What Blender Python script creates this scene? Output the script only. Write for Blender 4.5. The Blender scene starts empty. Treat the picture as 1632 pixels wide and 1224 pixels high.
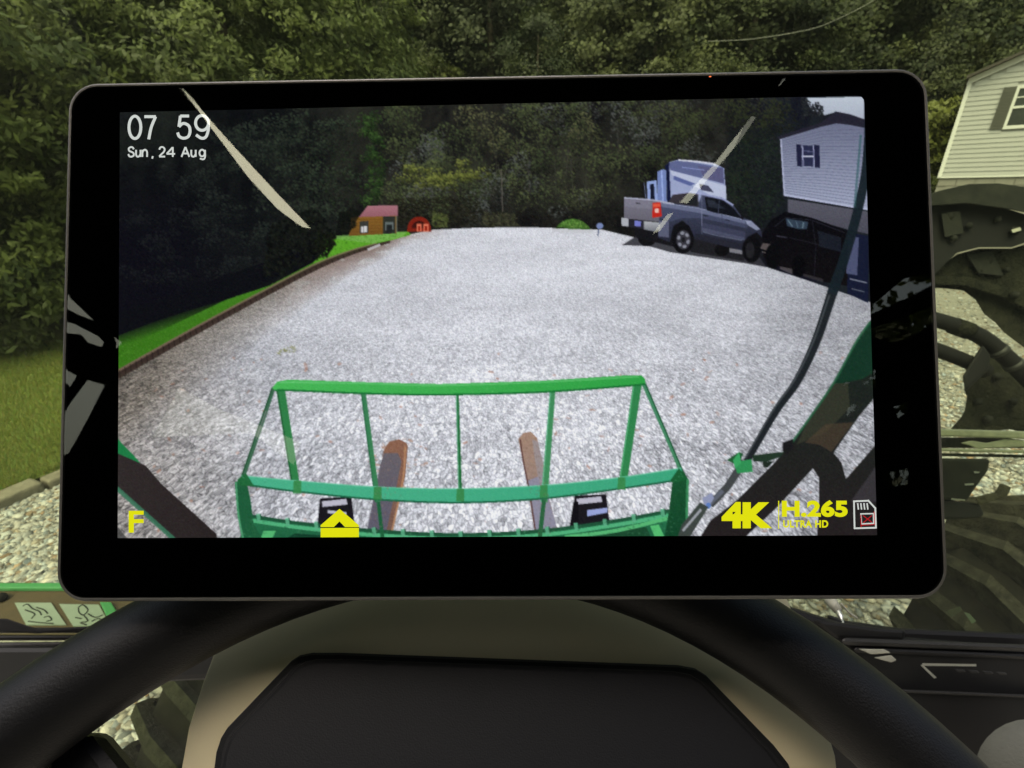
import bpy, bmesh, math, random
import numpy as np
from mathutils import Vector, Matrix
from mathutils.geometry import tessellate_polygon

rng = np.random.default_rng(7)
random.seed(7)
SC = bpy.context.scene
COL = SC.collection

# ------------------------------------------------------------------ camera
F, CX, CY = 723.0, 816.0, 612.0           # focal length and centre in photograph pixels
PITCH = math.radians(22.3)
EYE = np.array([0.0, 0.0, 1.9])
RIGHT = np.array([1.0, 0, 0])
FWD = np.array([0, math.cos(PITCH), -math.sin(PITCH)])
UP = np.array([0, math.sin(PITCH), math.cos(PITCH)])
cam = bpy.data.cameras.new('camera')
cam.sensor_width = 36.0
cam.lens = 36.0 * F / 1632.0
cam.clip_start = 0.01
cam.clip_end = 2000.0
cam.dof.use_dof = True
cam.dof.focus_distance = 0.16
cam.dof.aperture_fstop = 26.0
camo = bpy.data.objects.new('camera', cam)
COL.objects.link(camo)
camo.location = EYE
camo.rotation_euler = (math.pi / 2 - PITCH, 0, 0)
SC.camera = camo

# ------------------------------------------------------------------ sky, sun, exposure
EXPO = 0.6
SUN_EL, SUN_AZ = math.radians(60), math.radians(204)
world = bpy.data.worlds.new('World')
SC.world = world
world.use_nodes = True
nt = world.node_tree
nt.nodes.clear()
wo = nt.nodes.new('ShaderNodeOutputWorld')
bg = nt.nodes.new('ShaderNodeBackground')
sk = nt.nodes.new('ShaderNodeTexSky')
sk.sky_type = 'NISHITA'
sk.sun_disc = False
sk.sun_elevation = SUN_EL
sk.sun_rotation = SUN_AZ
sk.air_density = 1.0
sk.dust_density = 9.0
sk.ozone_density = 1.0
nt.links.new(sk.outputs[0], bg.inputs[0])
bg.inputs[1].default_value = 0.15
nt.links.new(bg.outputs[0], wo.inputs[0])
sun = bpy.data.lights.new('sun', 'SUN')
sun.energy = 1.5
sun.angle = math.radians(70)
sun.color = (1.0, 0.96, 0.9)
suno = bpy.data.objects.new('sun', sun)
COL.objects.link(suno)
sd = Vector((math.sin(SUN_AZ) * math.cos(SUN_EL), math.cos(SUN_AZ) * math.cos(SUN_EL), math.sin(SUN_EL)))
suno.rotation_euler = sd.to_track_quat('Z', 'Y').to_euler()
SC.view_settings.view_transform = 'Standard'
SC.view_settings.look = 'None'
SC.view_settings.gamma = 1.0
SC.view_settings.use_curve_mapping = False
SC.view_settings.exposure = EXPO
SC.cycles.transparent_max_bounces = 16
SC.cycles.max_bounces = 8

# ------------------------------------------------------------------ helpers
def s2l(c):
    c = np.asarray(c, float)
    return np.where(c <= 0.04045, c / 12.92, ((c + 0.055) / 1.055) ** 2.4)

def cam2w(p):
    """camera frame (x right, y down, z forward) to world"""
    p = np.asarray(p, float)
    return EYE + p[..., 0:1] * RIGHT - p[..., 1:2] * UP + p[..., 2:3] * FWD

def ray(px, py):
    v = np.array([(px - CX) / F, (py - CY) / F, 1.0])
    return v[0] * RIGHT - v[1] * UP + v[2] * FWD

def at(px, py, depth):
    return EYE + ray(px, py) * depth

def on_z(px, py, z):
    r = ray(px, py)
    return EYE + r * ((z - EYE[2]) / r[2])

def on_plane(px, py, p0, n):
    r = ray(px, py)
    return EYE + r * (np.dot(np.asarray(p0) - EYE, n) / np.dot(r, n))

def mat(name, col, rough=0.6, spec=0.5, metal=0.0, noise=None, bump=None, **kw):
    """procedural principled material; noise=(scale, other colour, contrast), bump=(scale, strength)"""
    m = bpy.data.materials.new(name)
    m.use_nodes = True
    t = m.node_tree
    b = t.nodes['Principled BSDF']
    b.inputs['Base Color'].default_value = (*col, 1)
    b.inputs['Roughness'].default_value = rough
    b.inputs['Specular IOR Level'].default_value = spec
    b.inputs['Metallic'].default_value = metal
    tc = t.nodes.new('ShaderNodeTexCoord')
    if noise:
        n = t.nodes.new('ShaderNodeTexNoise')
        n.inputs['Scale'].default_value = noise[0]
        n.inputs['Detail'].default_value = 6
        n.inputs['Roughness'].default_value = 0.65
        t.links.new(tc.outputs['Object'], n.inputs['Vector'])
        r = t.nodes.new('ShaderNodeValToRGB')
        k = noise[2] if len(noise) > 2 else 0.2
        r.color_ramp.elements[0].position = 0.5 - k
        r.color_ramp.elements[1].position = 0.5 + k
        r.color_ramp.elements[0].color = (*col, 1)
        r.color_ramp.elements[1].color = (*noise[1], 1)
        t.links.new(n.outputs['Fac'], r.inputs[0])
        t.links.new(r.outputs[0], b.inputs['Base Color'])
    if bump:
        n = t.nodes.new('ShaderNodeTexNoise')
        n.inputs['Scale'].default_value = bump[0]
        n.inputs['Detail'].default_value = 4
        t.links.new(tc.outputs['Object'], n.inputs['Vector'])
        bp = t.nodes.new('ShaderNodeBump')
        bp.inputs['Strength'].default_value = bump[1]
        bp.inputs['Distance'].default_value = kw.get('dist', 0.002)
        t.links.new(n.outputs['Fac'], bp.inputs['Height'])
        t.links.new(bp.outputs[0], b.inputs['Normal'])
    return m

def attr_mat(name, rough=0.6, translucent=0.0, spec=0.3):
    """base colour from the per-face colour attribute (leaf to leaf, stone to stone)"""
    m = bpy.data.materials.new(name)
    m.use_nodes = True
    t = m.node_tree
    b = t.nodes['Principled BSDF']
    b.inputs['Roughness'].default_value = rough
    b.inputs['Specular IOR Level'].default_value = spec
    a = t.nodes.new('ShaderNodeAttribute')
    a.attribute_name = 'Col'
    t.links.new(a.outputs['Color'], b.inputs['Base Color'])
    if translucent:
        tr = t.nodes.new('ShaderNodeBsdfTranslucent')
        t.links.new(a.outputs['Color'], tr.inputs['Color'])
        mx = t.nodes.new('ShaderNodeMixShader')
        mx.inputs[0].default_value = translucent
        t.links.new(b.outputs[0], mx.inputs[1])
        t.links.new(tr.outputs[0], mx.inputs[2])
        t.links.new(mx.outputs[0], t.nodes['Material Output'].inputs[0])
    return m

def emit_mat(name, col=None, strength=1.0, attr=None):
    m = bpy.data.materials.new(name)
    m.use_nodes = True
    t = m.node_tree
    t.nodes.clear()
    o = t.nodes.new('ShaderNodeOutputMaterial')
    e = t.nodes.new('ShaderNodeEmission')
    e.inputs[1].default_value = strength
    if attr:
        a = t.nodes.new('ShaderNodeAttribute')
        a.attribute_name = attr
        t.links.new(a.outputs['Color'], e.inputs[0])
    else:
        e.inputs[0].default_value = (*col, 1)
    t.links.new(e.outputs[0], o.inputs[0])
    return m

def glass_mat(name, tint, ior=1.5, rough=0.0):
    """thin pane: tinted straight-through light plus Fresnel reflection"""
    m = bpy.data.materials.new(name)
    m.use_nodes = True
    t = m.node_tree
    t.nodes.clear()
    o = t.nodes.new('ShaderNodeOutputMaterial')
    tr = t.nodes.new('ShaderNodeBsdfTransparent')
    tr.inputs[0].default_value = (*tint, 1)
    g = t.nodes.new('ShaderNodeBsdfGlossy')
    g.inputs['Roughness'].default_value = rough
    fr = t.nodes.new('ShaderNodeFresnel')
    fr.inputs[0].default_value = ior
    mx = t.nodes.new('ShaderNodeMixShader')
    t.links.new(fr.outputs[0], mx.inputs[0])
    t.links.new(tr.outputs[0], mx.inputs[1])
    t.links.new(g.outputs[0], mx.inputs[2])
    t.links.new(mx.outputs[0], o.inputs[0])
    return m

def tag(o, label=None, cat=None, group=None, kind=None):
    if label: o['label'] = label
    if cat: o['category'] = cat
    if group: o['group'] = group
    if kind: o['kind'] = kind
    return o

def link(o, parent=None):
    COL.objects.link(o)
    if parent is not None:
        o.parent = parent
        if parent.type == 'EMPTY':
            o.matrix_parent_inverse = Matrix.Translation(-Vector(parent.location))
    return o

def empty(name, loc=(0, 0, 0)):
    o = bpy.data.objects.new(name, None)
    o.location = loc
    o.empty_display_size = 0.05
    COL.objects.link(o)
    return o

def mk(name, verts, faces, m, parent=None, smooth=False, col=None):
    """one mesh object from vertices and faces (faces list or (n,k) array); col = per-vertex colours"""
    me = mesh(name, verts, faces, m, smooth, col)
    return link(bpy.data.objects.new(name, me), parent)

def mesh(name, verts, faces, m, smooth=False, col=None):
    me = bpy.data.meshes.new(name)
    verts = np.asarray(verts, float).reshape(-1, 3)
    if isinstance(faces, np.ndarray):
        k = faces.shape[1]
        me.vertices.add(len(verts))
        me.vertices.foreach_set('co', verts.ravel())
        me.loops.add(faces.size)
        me.loops.foreach_set('vertex_index', faces.ravel().astype(np.int32))
        me.polygons.add(len(faces))
        me.polygons.foreach_set('loop_start', np.arange(0, faces.size, k, dtype=np.int32))
        me.update(calc_edges=True)
    else:
        me.from_pydata([tuple(v) for v in verts], [], faces)
        me.update()
    if col is not None:
        a = me.color_attributes.new('Col', 'FLOAT_COLOR', 'POINT')
        c = np.ones((len(verts), 4), np.float32)
        c[:, :3] = col
        a.data.foreach_set('color', c.ravel())
    if m: me.materials.append(m)
    if smooth:
        me.polygons.foreach_set('use_smooth', np.ones(len(me.polygons), bool))
    return me

def bevel(o, w, seg=2):
    b = o.modifiers.new('bevel', 'BEVEL')
    b.width = w
    b.segments = seg
    b.limit_method = 'ANGLE'
    return o

def prism(name, pts, off, m, parent=None, bev=0.0, smooth=False):
    """solid between polygon pts (world points) and the same polygon moved by off"""
    n = len(pts)
    p = np.asarray(pts, float)
    v = np.vstack([p, p + np.asarray(off)])
    fs = []
    for tri in tessellate_polygon([[Vector(q) for q in p]]):
        fs.append(tuple(tri)); fs.append(tuple(i + n for i in reversed(tri)))
    for i in range(n):
        j = (i + 1) % n
        fs.append((i, j, j + n, i + n))
    bm = bmesh.new()
    vs = [bm.verts.new(q) for q in v]
    for f in fs:
        try: bm.faces.new([vs[i] for i in f])
        except ValueError: pass
    bmesh.ops.recalc_face_normals(bm, faces=bm.faces)
    bmesh.ops.dissolve_limit(bm, angle_limit=0.01, verts=bm.verts, edges=bm.edges)
    me = bpy.data.meshes.new(name)
    bm.to_mesh(me); bm.free()
    me.materials.append(m)
    o = link(bpy.data.objects.new(name, me), parent)
    if bev: bevel(o, bev)
    return o

def px_prism(name, pts, depth, thick, m, parent=None, bev=0.0):
    d_ = ray(sum(p[0] for p in pts) / len(pts), sum(p[1] for p in pts) / len(pts))
    return prism(name, [at(x, y, depth) for x, y in pts], d_ / np.linalg.norm(d_) * thick, m, parent, bev)

def box(name, lo, hi, m, parent=None, bev=0.0):
    x0, y0, z0 = lo; x1, y1, z1 = hi
    return prism(name, [(x0, y0, z0), (x1, y0, z0), (x1, y1, z0), (x0, y1, z0)], (0, 0, z1 - z0), m, parent, bev)

def catmull(pts, n=8):
    p = np.asarray(pts, float)
    p = np.vstack([2 * p[0] - p[1], p, 2 * p[-1] - p[-2]])
    out = []
    for i in range(1, len(p) - 2):
        for t in np.linspace(0, 1, n, endpoint=False):
            a, b, c, d = p[i - 1:i + 3]
            out.append(0.5 * (2 * b + (c - a) * t + (2 * a - 5 * b + 4 * c - d) * t * t + (3 * b - a - 3 * c + d) * t ** 3))
    out.append(p[-2])
    return np.array(out)

def tube_vf(path, rad, seg=12, close=False):
    path = np.asarray(path, float)
    n = len(path)
    rad = np.broadcast_to(np.asarray(rad, float), (n,))
    tan = np.roll(path, -1, 0) - np.roll(path, 1, 0) if close else np.gradient(path, axis=0)
    tan /= np.linalg.norm(tan, axis=1)[:, None]
    ref = np.array([0, 0, 1.0]) if abs(tan[0][2]) < 0.9 else np.array([1.0, 0, 0])
    verts = []
    u = np.cross(tan[0], ref); u /= np.linalg.norm(u)
    for i in range(n):
        u = u - tan[i] * np.dot(u, tan[i]); u /= np.linalg.norm(u)
        w = np.cross(tan[i], u)
        a = np.linspace(0, 2 * np.pi, seg, endpoint=False)
        verts.append(path[i] + rad[i] * (np.cos(a)[:, None] * u + np.sin(a)[:, None] * w))
    verts = np.vstack(verts)
    fs = []
    for i in range(n if close else n - 1):
        k = (i + 1) % n
        for j in range(seg):
            l = (j + 1) % seg
            fs.append((i * seg + j, i * seg + l, k * seg + l, k * seg + j))
    if not close:
        fs.append(tuple(range(seg - 1, -1, -1)))
        fs.append(tuple((n - 1) * seg + j for j in range(seg)))
    return verts, fs

def tube(name, path, rad, m, parent=None, seg=12, close=False):
    v, f = tube_vf(path, rad, seg, close)
    return mk(name, v, f, m, parent, smooth=True)

# ------------------------------------------------------------------ materials
M = {}
M['plastic'] = mat('black_plastic', (0.006, 0.006, 0.006), 0.55, 0.35, bump=(900, 0.25), dist=0.0004)
M['housing'] = mat('monitor_housing', (0.010, 0.010, 0.011), 0.32, 0.6)
M['bezel'] = mat('bezel_mask', (0.0012, 0.0012, 0.0014), 0.7, 0.1)
M['rim'] = mat('wheel_rim_rubber', (0.006, 0.006, 0.006), 0.5, 0.3, bump=(1400, 0.5), dist=0.0004)
M['beige'] = mat('hub_beige', (0.72, 0.635, 0.395), 0.6, 0.3, noise=(40, (0.70, 0.615, 0.38), 0.3), bump=(1500, 0.15), dist=0.0003)
M['pad'] = mat('hub_pad', (0.0075, 0.0078, 0.0085), 0.55, 0.25, bump=(1800, 0.35), dist=0.0003)
M['darkmetal'] = mat('loader_metal', (0.008, 0.009, 0.008), 0.8, 0.15, noise=(22, (0.022, 0.023, 0.018), 0.22), bump=(120, 0.5))
M['dusty'] = mat('dusty_casting', (0.008, 0.009, 0.007), 0.95, 0.05, noise=(26, (0.026, 0.026, 0.018), 0.2), bump=(90, 0.9), dist=0.01)
M['rubber'] = mat('hose_rubber', (0.007, 0.007, 0.007), 0.75, 0.2)
M['tyre'] = mat('tyre_rubber', (0.026, 0.025, 0.019), 0.9, 0.12, noise=(38, (0.085, 0.078, 0.056), 0.2), bump=(160, 0.8), dist=0.006)
M['carcass'] = mat('tyre_carcass', (0.012, 0.012, 0.010), 0.9, 0.1, noise=(14, (0.04, 0.036, 0.027), 0.22))
M['green'] = mat('green_paint', (0.06, 0.26, 0.09), 0.4, 0.5, noise=(30, (0.05, 0.22, 0.08), 0.3))
M['silver'] = mat('bare_metal', (0.55, 0.55, 0.5), 0.35, 0.5, metal=0.8)
M['wiper'] = mat('wiper_metal', (0.42, 0.42, 0.34), 0.55, 0.4, noise=(60, (0.22, 0.22, 0.18), 0.3))
M['decalbrown'] = mat('decal_brown', (0.085, 0.058, 0.030), 0.6, 0.3, noise=(30, (0.065, 0.048, 0.028), 0.3))
M['decalpale'] = mat('decal_pale', (0.25, 0.30, 0.25), 0.6, 0.3, noise=(25, (0.20, 0.24, 0.20), 0.3))
M['ink'] = mat('decal_ink', (0.015, 0.015, 0.015), 0.7, 0.2)
M['greycap'] = mat('grey_fabric', (0.11, 0.11, 0.095), 0.75, 0.3, noise=(60, (0.13, 0.13, 0.11), 0.3), bump=(400, 0.4))
M['cut_panel'] = mat('reflection_panel_black', (0.006, 0.006, 0.006), 0.95, 0.05)
M['leaf'] = attr_mat('leaf', 0.55, 0.32)
M['bark'] = mat('bark', (0.07, 0.055, 0.04), 0.9, 0.1, noise=(8, (0.14, 0.12, 0.09), 0.2), bump=(20, 1.0), dist=0.03)
M['stone'] = attr_mat('stone', 0.85)
M['grass'] = attr_mat('grass_blade', 0.6, 0.25)
M['siding'] = mat('white_vinyl', (0.39, 0.39, 0.385), 0.5, 0.3, noise=(3, (0.345, 0.345, 0.34), 0.35))
M['trim'] = mat('white_trim', (0.62, 0.62, 0.60), 0.4, 0.4)
M['shutter'] = mat('shutter_dark', (0.075, 0.075, 0.065), 0.6, 0.3)
M['pane'] = mat('window_glass', (0.03, 0.035, 0.035), 0.05, 0.6)
M['shingle'] = mat('roof_shingle', (0.05, 0.045, 0.04), 0.9, 0.2, noise=(12, (0.09, 0.08, 0.07), 0.2))
M['block'] = mat('foundation_block', (0.26, 0.25, 0.22), 0.9, 0.2, noise=(10, (0.20, 0.19, 0.17), 0.3), bump=(60, 0.5))
M['kerb'] = mat('kerb_stone', (0.22, 0.20, 0.15), 0.9, 0.2, noise=(9, (0.13, 0.115, 0.085), 0.2), bump=(40, 0.8), dist=0.01)
M['streak'] = mat('pale_line_grey', (0.22, 0.22, 0.2), 0.6, 0.3)

def ground_mat(name, c1, c2, c3, s1, s2, bump=0.6):
    m = mat(name, c1, 0.9, 0.15)
    t = m.node_tree
    b = t.nodes['Principled BSDF']
    tc = t.nodes.new('ShaderNodeTexCoord')
    n1 = t.nodes.new('ShaderNodeTexNoise'); n1.inputs['Scale'].default_value = s1; n1.inputs['Detail'].default_value = 8
    n2 = t.nodes.new('ShaderNodeTexVoronoi'); n2.inputs['Scale'].default_value = s2
    for n in (n1, n2): t.links.new(tc.outputs['Object'], n.inputs['Vector'])
    r = t.nodes.new('ShaderNodeValToRGB')
    r.color_ramp.elements[0].position = 0.35; r.color_ramp.elements[0].color = (*c1, 1)
    r.color_ramp.elements[1].position = 0.68; r.color_ramp.elements[1].color = (*c2, 1)
    t.links.new(n1.outputs['Fac'], r.inputs[0])
    mx = t.nodes.new('ShaderNodeMixRGB'); mx.inputs[0].default_value = 0.5
    r2 = t.nodes.new('ShaderNodeValToRGB')
    r2.color_ramp.elements[0].color = (*c3, 1); r2.color_ramp.elements[1].color = (*c2, 1)
    sp = t.nodes.new('ShaderNodeSeparateColor')
    t.links.new(n2.outputs['Color'], sp.inputs[0])
    t.links.new(sp.outputs[0], r2.inputs[0])
    t.links.new(r.outputs[0], mx.inputs[1]); t.links.new(r2.outputs[0], mx.inputs[2])
    t.links.new(mx.outputs[0], b.inputs['Base Color'])
    bp = t.nodes.new('ShaderNodeBump'); bp.inputs['Strength'].default_value = bump; bp.inputs['Distance'].default_value = 0.02
    t.links.new(n2.outputs['Distance'], bp.inputs['Height'])
    t.links.new(bp.outputs[0], b.inputs['Normal'])
    return m

M['gravel'] = ground_mat('gravel_bed', (0.20, 0.19, 0.16), (0.30, 0.29, 0.25), (0.13, 0.12, 0.10), 1.2, 38)
M['lawn'] = ground_mat('lawn_soil', (0.14, 0.17, 0.04), (0.18, 0.215, 0.052), (0.12, 0.145, 0.036), 0.9, 60)
M['forestfloor'] = ground_mat('forest_floor', (0.020, 0.030, 0.010), (0.045, 0.06, 0.02), (0.015, 0.022, 0.008), 0.25, 1.2)
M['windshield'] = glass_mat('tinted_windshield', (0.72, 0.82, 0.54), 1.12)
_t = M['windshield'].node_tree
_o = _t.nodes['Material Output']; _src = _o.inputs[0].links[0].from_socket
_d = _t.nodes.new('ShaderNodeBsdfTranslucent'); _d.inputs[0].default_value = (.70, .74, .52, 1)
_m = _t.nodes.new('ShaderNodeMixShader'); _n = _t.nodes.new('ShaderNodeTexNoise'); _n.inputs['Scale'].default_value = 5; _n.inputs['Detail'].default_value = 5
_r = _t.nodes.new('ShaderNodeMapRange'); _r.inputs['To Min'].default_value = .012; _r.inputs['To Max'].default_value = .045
_tc = _t.nodes.new('ShaderNodeTexCoord'); _t.links.new(_tc.outputs['Object'], _n.inputs['Vector'])      # thin dusty scatter, put in to haze the outside view
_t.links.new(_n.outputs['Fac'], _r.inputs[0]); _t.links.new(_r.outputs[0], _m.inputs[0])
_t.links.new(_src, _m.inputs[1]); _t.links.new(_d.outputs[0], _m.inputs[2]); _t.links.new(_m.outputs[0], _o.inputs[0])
M['frontglass'] = glass_mat('monitor_front_glass', (0.97, 0.97, 0.97), 1.85)

_t = M['frontglass'].node_tree
_g = [n for n in _t.nodes if n.type == 'BSDF_GLOSSY'][0]
_n = _t.nodes.new('ShaderNodeTexNoise'); _n.inputs['Scale'].default_value = 55; _n.inputs['Detail'].default_value = 4
_r = _t.nodes.new('ShaderNodeMapRange'); _r.inputs['From Min'].default_value = .45; _r.inputs['From Max'].default_value = .75; _r.inputs['To Min'].default_value = .0; _r.inputs['To Max'].default_value = .045
_tc = _t.nodes.new('ShaderNodeTexCoord'); _t.links.new(_tc.outputs['Object'], _n.inputs['Vector'])
_t.links.new(_n.outputs['Fac'], _r.inputs[0]); _t.links.new(_r.outputs[0], _g.inputs['Roughness'])

# ------------------------------------------------------------------ terrain
def hill_z(x, y):
    d = np.maximum(0, y - 26 + 0.10 * np.abs(x - 5))
    return np.minimum(0.34 * d, 30) + 0.3 * np.sin(x * 0.21) * np.clip(d / 10, 0, 1)

gx = np.linspace(-220, 220, 111); gy = np.concatenate([np.linspace(-200, 20, 30), np.linspace(24, 150, 64), np.linspace(170, 420, 12)])
GX, GY = np.meshgrid(gx, gy)
GZ = hill_z(GX, GY) - 0.012
V = np.stack([GX, GY, GZ], -1).reshape(-1, 3)
nx, ny = len(gx), len(gy)
idx = np.arange(nx * ny).reshape(ny, nx)
FQ = np.stack([idx[:-1, :-1], idx[:-1, 1:], idx[1:, 1:], idx[1:, :-1]], -1).reshape(-1, 4)
tag(mk('terrain', V, FQ, M['forestfloor'], smooth=True), kind='structure')

# kerb line between lawn and gravel, from two points of the photograph's stone edging
K0 = on_z(0, 803, 0.05)[:2]; K1 = on_z(86, 766, 0.05)[:2]
kd = (K1 - K0) / np.linalg.norm(K1 - K0)
kn = np.array([-kd[1], kd[0]])                 # towards the lawn
if kn[0] > 0: kn = -kn
def kp(s, o=0.0, z=0.0):
    # s metres along the kerb from K0, slowly bending to the right ahead
    p = K0 + kd * s + kn * (o - 0.012 * max(0, s) ** 2 * 0.4)
    return np.array([p[0], p[1], z])

S = np.linspace(-9, 21, 31)
# gravel drive: from the kerb to far right
left = [kp(s, 0, 0.0) for s in S]
v = []
for s, p in zip(S, left):
    for k in np.linspace(0, 1, 12):
        v.append([p[0] * (1 - k) + 30 * k, p[1], 0.0])
nl = len(S)
fq = np.array([[i * 12 + j, i * 12 + j + 1, (i + 1) * 12 + j + 1, (i + 1) * 12 + j] for i in range(nl - 1) for j in range(11)])
tag(mk('gravel_drive', np.array(v), fq, M['gravel']), kind='structure')
# lawn
v = []
for s in S:
    for k in np.linspace(0, 1, 14):
        q = kp(s, 0.16 + 26 * k, 0.045 + 0.25 * k ** 1.5 * 1.4)
        v.append(q)
fq = np.array([[i * 14 + j, i * 14 + j + 1, (i + 1) * 14 + j + 1, (i + 1) * 14 + j] for i in range(nl - 1) for j in range(13)])
tag(mk('lawn', np.array(v), fq, M['lawn'], smooth=True), kind='structure')
# stone edging, stone by stone
kerb = tag(empty('stone_kerb', kp(0)), kind='structure')
s = -3.0
while s < 12:
    L = random.uniform(0.34, 0.50)
    w = 0.15 + random.uniform(-.02, .02); h = 0.075 + random.uniform(-.012, .012)
    jo = random.uniform(-.015, .015)
    pts = [kp(s + .012, jo, -0.03), kp(s + L - .012, jo, -0.03), kp(s + L - .012, jo + w, -0.03), kp(s + .012, jo + w, -0.03)]
    prism('edging_stone', pts, (0, 0, h + 0.03), M['kerb'], kerb, bev=0.018)
    s += L

# gravel stones (uncountable): two sizes of lumps, where the camera can see the drive
def stones(name, spots, smin, smax, label):
    base = bmesh.new(); bmesh.ops.create_icosphere(base, subdivisions=1, radius=1.0)
    bv = np.array([v.co[:] for v in base.verts]); bf = np.array([[q.index for q in f.verts] for f in base.faces]); base.free()
    n = len(spots)
    sz = smin * (smax / smin) ** rng.random(n)
    dims = np.stack([sz * rng.uniform(.8, 1.5, n), sz * rng.uniform(.6, 1.0, n), sz * rng.uniform(.30, .60, n)], -1)
    jit = rng.uniform(.55, 1.4, (n, len(bv), 1))
    P = bv[None] * jit * dims[:, None]
    a = rng.uniform(0, 2 * np.pi, n); b = rng.normal(0, .45, n)
    cb, sb = np.cos(b), np.sin(b)
    Y = P[..., 1] * cb[:, None] - P[..., 2] * sb[:, None]; Z = P[..., 1] * sb[:, None] + P[..., 2] * cb[:, None]
    X = P[..., 0]
    ca, sa = np.cos(a)[:, None], np.sin(a)[:, None]
    P = np.stack([X * ca - Y * sa, X * sa + Y * ca, Z], -1) + np.array(spots)[:, None]
    P[..., 2] += (sz * .35)[:, None]
    fc = (bf[None] + (np.arange(n) * len(bv))[:, None, None]).reshape(-1, 3)
    val = rng.uniform(.12, .46, n)
    tint = rng.normal(0, .015, n)
    c = np.stack([val + tint + .01, val + .003, val * .93 - tint], -1)
    c[rng.random(n) < .05] *= np.array([.85, .62, .45])
    col = np.repeat(np.clip(c, .02, .8), len(bv), 0)
    o = mk(name, P.reshape(-1, 3), fc, M['stone'], col=col)
    return tag(o, label, 'gravel', kind='stuff')

def ground_spots(regions, dens):
    out = []
    for (x0, y0, x1, y1, n) in regions:
        for _ in range(n):
            p = on_z(rng.uniform(x0, x1), rng.uniform(y0, y1), 0.0)
            q = np.array(p[:2]) - K0
            s_ = q @ kd
            off = q @ kn + 0.0048 * max(0, s_) ** 2
            if off < -0.01: out.append([p[0], p[1], 0.0])
    return out
sp = ground_spots([(-60, 760, 110, 960, 5200), (-60, 940, 240, 1010, 900), (130, 1110, 320, 1240, 700),
                   (1485, 450, 1640, 700, 2600), (1485, 690, 1640, 1010, 3000), (1250, 930, 1640, 1000, 500)], 1)
stones('gravel_stones', sp, 0.011, 0.028, 'loose pale crushed stone covering the gravel drive')

# grass blades
nb = 34000
gpts = []
while len(gpts) < nb:
    px, py = rng.uniform(-30, 120), rng.uniform(545, 812)
    p = on_z(px, py, 0.06)
    q = np.array(p[:2]) - K0
    s_ = q @ kd
    off = q @ kn + 0.0048 * max(0, s_) ** 2
    if off > 0.17: gpts.append([p[0], p[1], 0.045 + 0.35 * ((off - .16) / 26) ** 1.5])
gpts = np.array(gpts)
hgt = rng.uniform(.025, .055, nb); wd = rng.uniform(.0022, .0045, nb)
an = rng.uniform(0, 2 * np.pi, nb); ln = rng.normal(0, .018, (nb, 2))
d = np.stack([np.cos(an), np.sin(an), 0 * an], -1) * wd[:, None]
tip = gpts + np.concatenate([ln, hgt[:, None]], 1)
gv = np.stack([gpts - d, gpts + d, tip], 1).reshape(-1, 3)
gc = np.stack([rng.uniform(.17, .27, nb), rng.uniform(.21, .31, nb), rng.uniform(.04, .08, nb)], -1)
tag(mk('grass_blades', gv, np.arange(nb * 3).reshape(-1, 3), M['grass'], col=np.repeat(gc, 3, 0)),
    'short mown grass left of the stone kerb', 'grass', kind='stuff')

# ------------------------------------------------------------------ trees
def leaves(centers, normals, size, cols, elong=1.8, droop=0.0):
    """diamond leaf faces at centers"""
    n = len(centers)
    nrm = normals + rng.normal(0, .55, (n, 3)); nrm /= np.linalg.norm(nrm, axis=1)[:, None]
    a = rng.normal(0, 1, (n, 3)); a[:, 2] -= droop
    a -= nrm * np.sum(a * nrm, 1)[:, None]; a /= np.linalg.norm(a, axis=1)[:, None]
    b = np.cross(nrm, a)
    s = size * rng.uniform(.6, 1.35, n)
    A = a * (s * elong * .5)[:, None]; B = b * (s * .5)[:, None]
    v = np.stack([centers - A, centers + B - A * .1, centers + A, centers - B - A * .1], 1).reshape(-1, 3)
    return v, np.arange(n * 4).reshape(-1, 4), np.repeat(cols, 4, 0)

def crown_mesh(name, profile, nclump, nleaf, size, pal, clump_r, droop=0.3, irregular=.2, elong=1.8, seed=0):
    """leaf clumps through a crown of the given (z, radius) profile"""
    r = np.random.default_rng(seed)
    zs = np.array([p[0] for p in profile]); rs = np.array([p[1] for p in profile])
    w = np.interp(np.linspace(zs[0], zs[-1], 200), zs, rs); cdf = np.cumsum(w + .05); cdf /= cdf[-1]
    cz = np.interp(r.random(nclump), cdf, np.linspace(zs[0], zs[-1], 200))
    ang = r.uniform(0, 2 * np.pi, nclump)
    lob = 1 + irregular * (np.sin(3 * ang + cz * 1.3 + seed) * .6 + np.sin(7 * ang - cz * 2.1) * .4) + r.normal(0, irregular * .5, nclump)
    rad = np.interp(cz, zs, rs) * lob * (1 - .75 * r.random(nclump) ** 2.6)
    C = np.stack([np.cos(ang) * rad, np.sin(ang) * rad, cz], -1)
    k = r.integers(0, nclump, nleaf)
    cr = clump_r * r.uniform(.6, 1.4, nclump)
    off = r.normal(0, .5, (nleaf, 3)) * cr[k][:, None] * np.array([1, 1, .6])
    P = C[k] + off
    outw = np.stack([np.cos(ang[k]), np.sin(ang[k]), np.full(nleaf, .7)], -1)
    pal = np.array(pal)
    tone = r.random(nclump)
    base = pal[0] + (pal[1] - pal[0]) * tone[k][:, None]
    c = base * r.uniform(.7, 1.3, (nleaf, 1))
    v, f, cc = leaves(P, outw, size, c, elong, droop)
    return mesh(name, v, f, M['leaf'], col=cc), C

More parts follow.
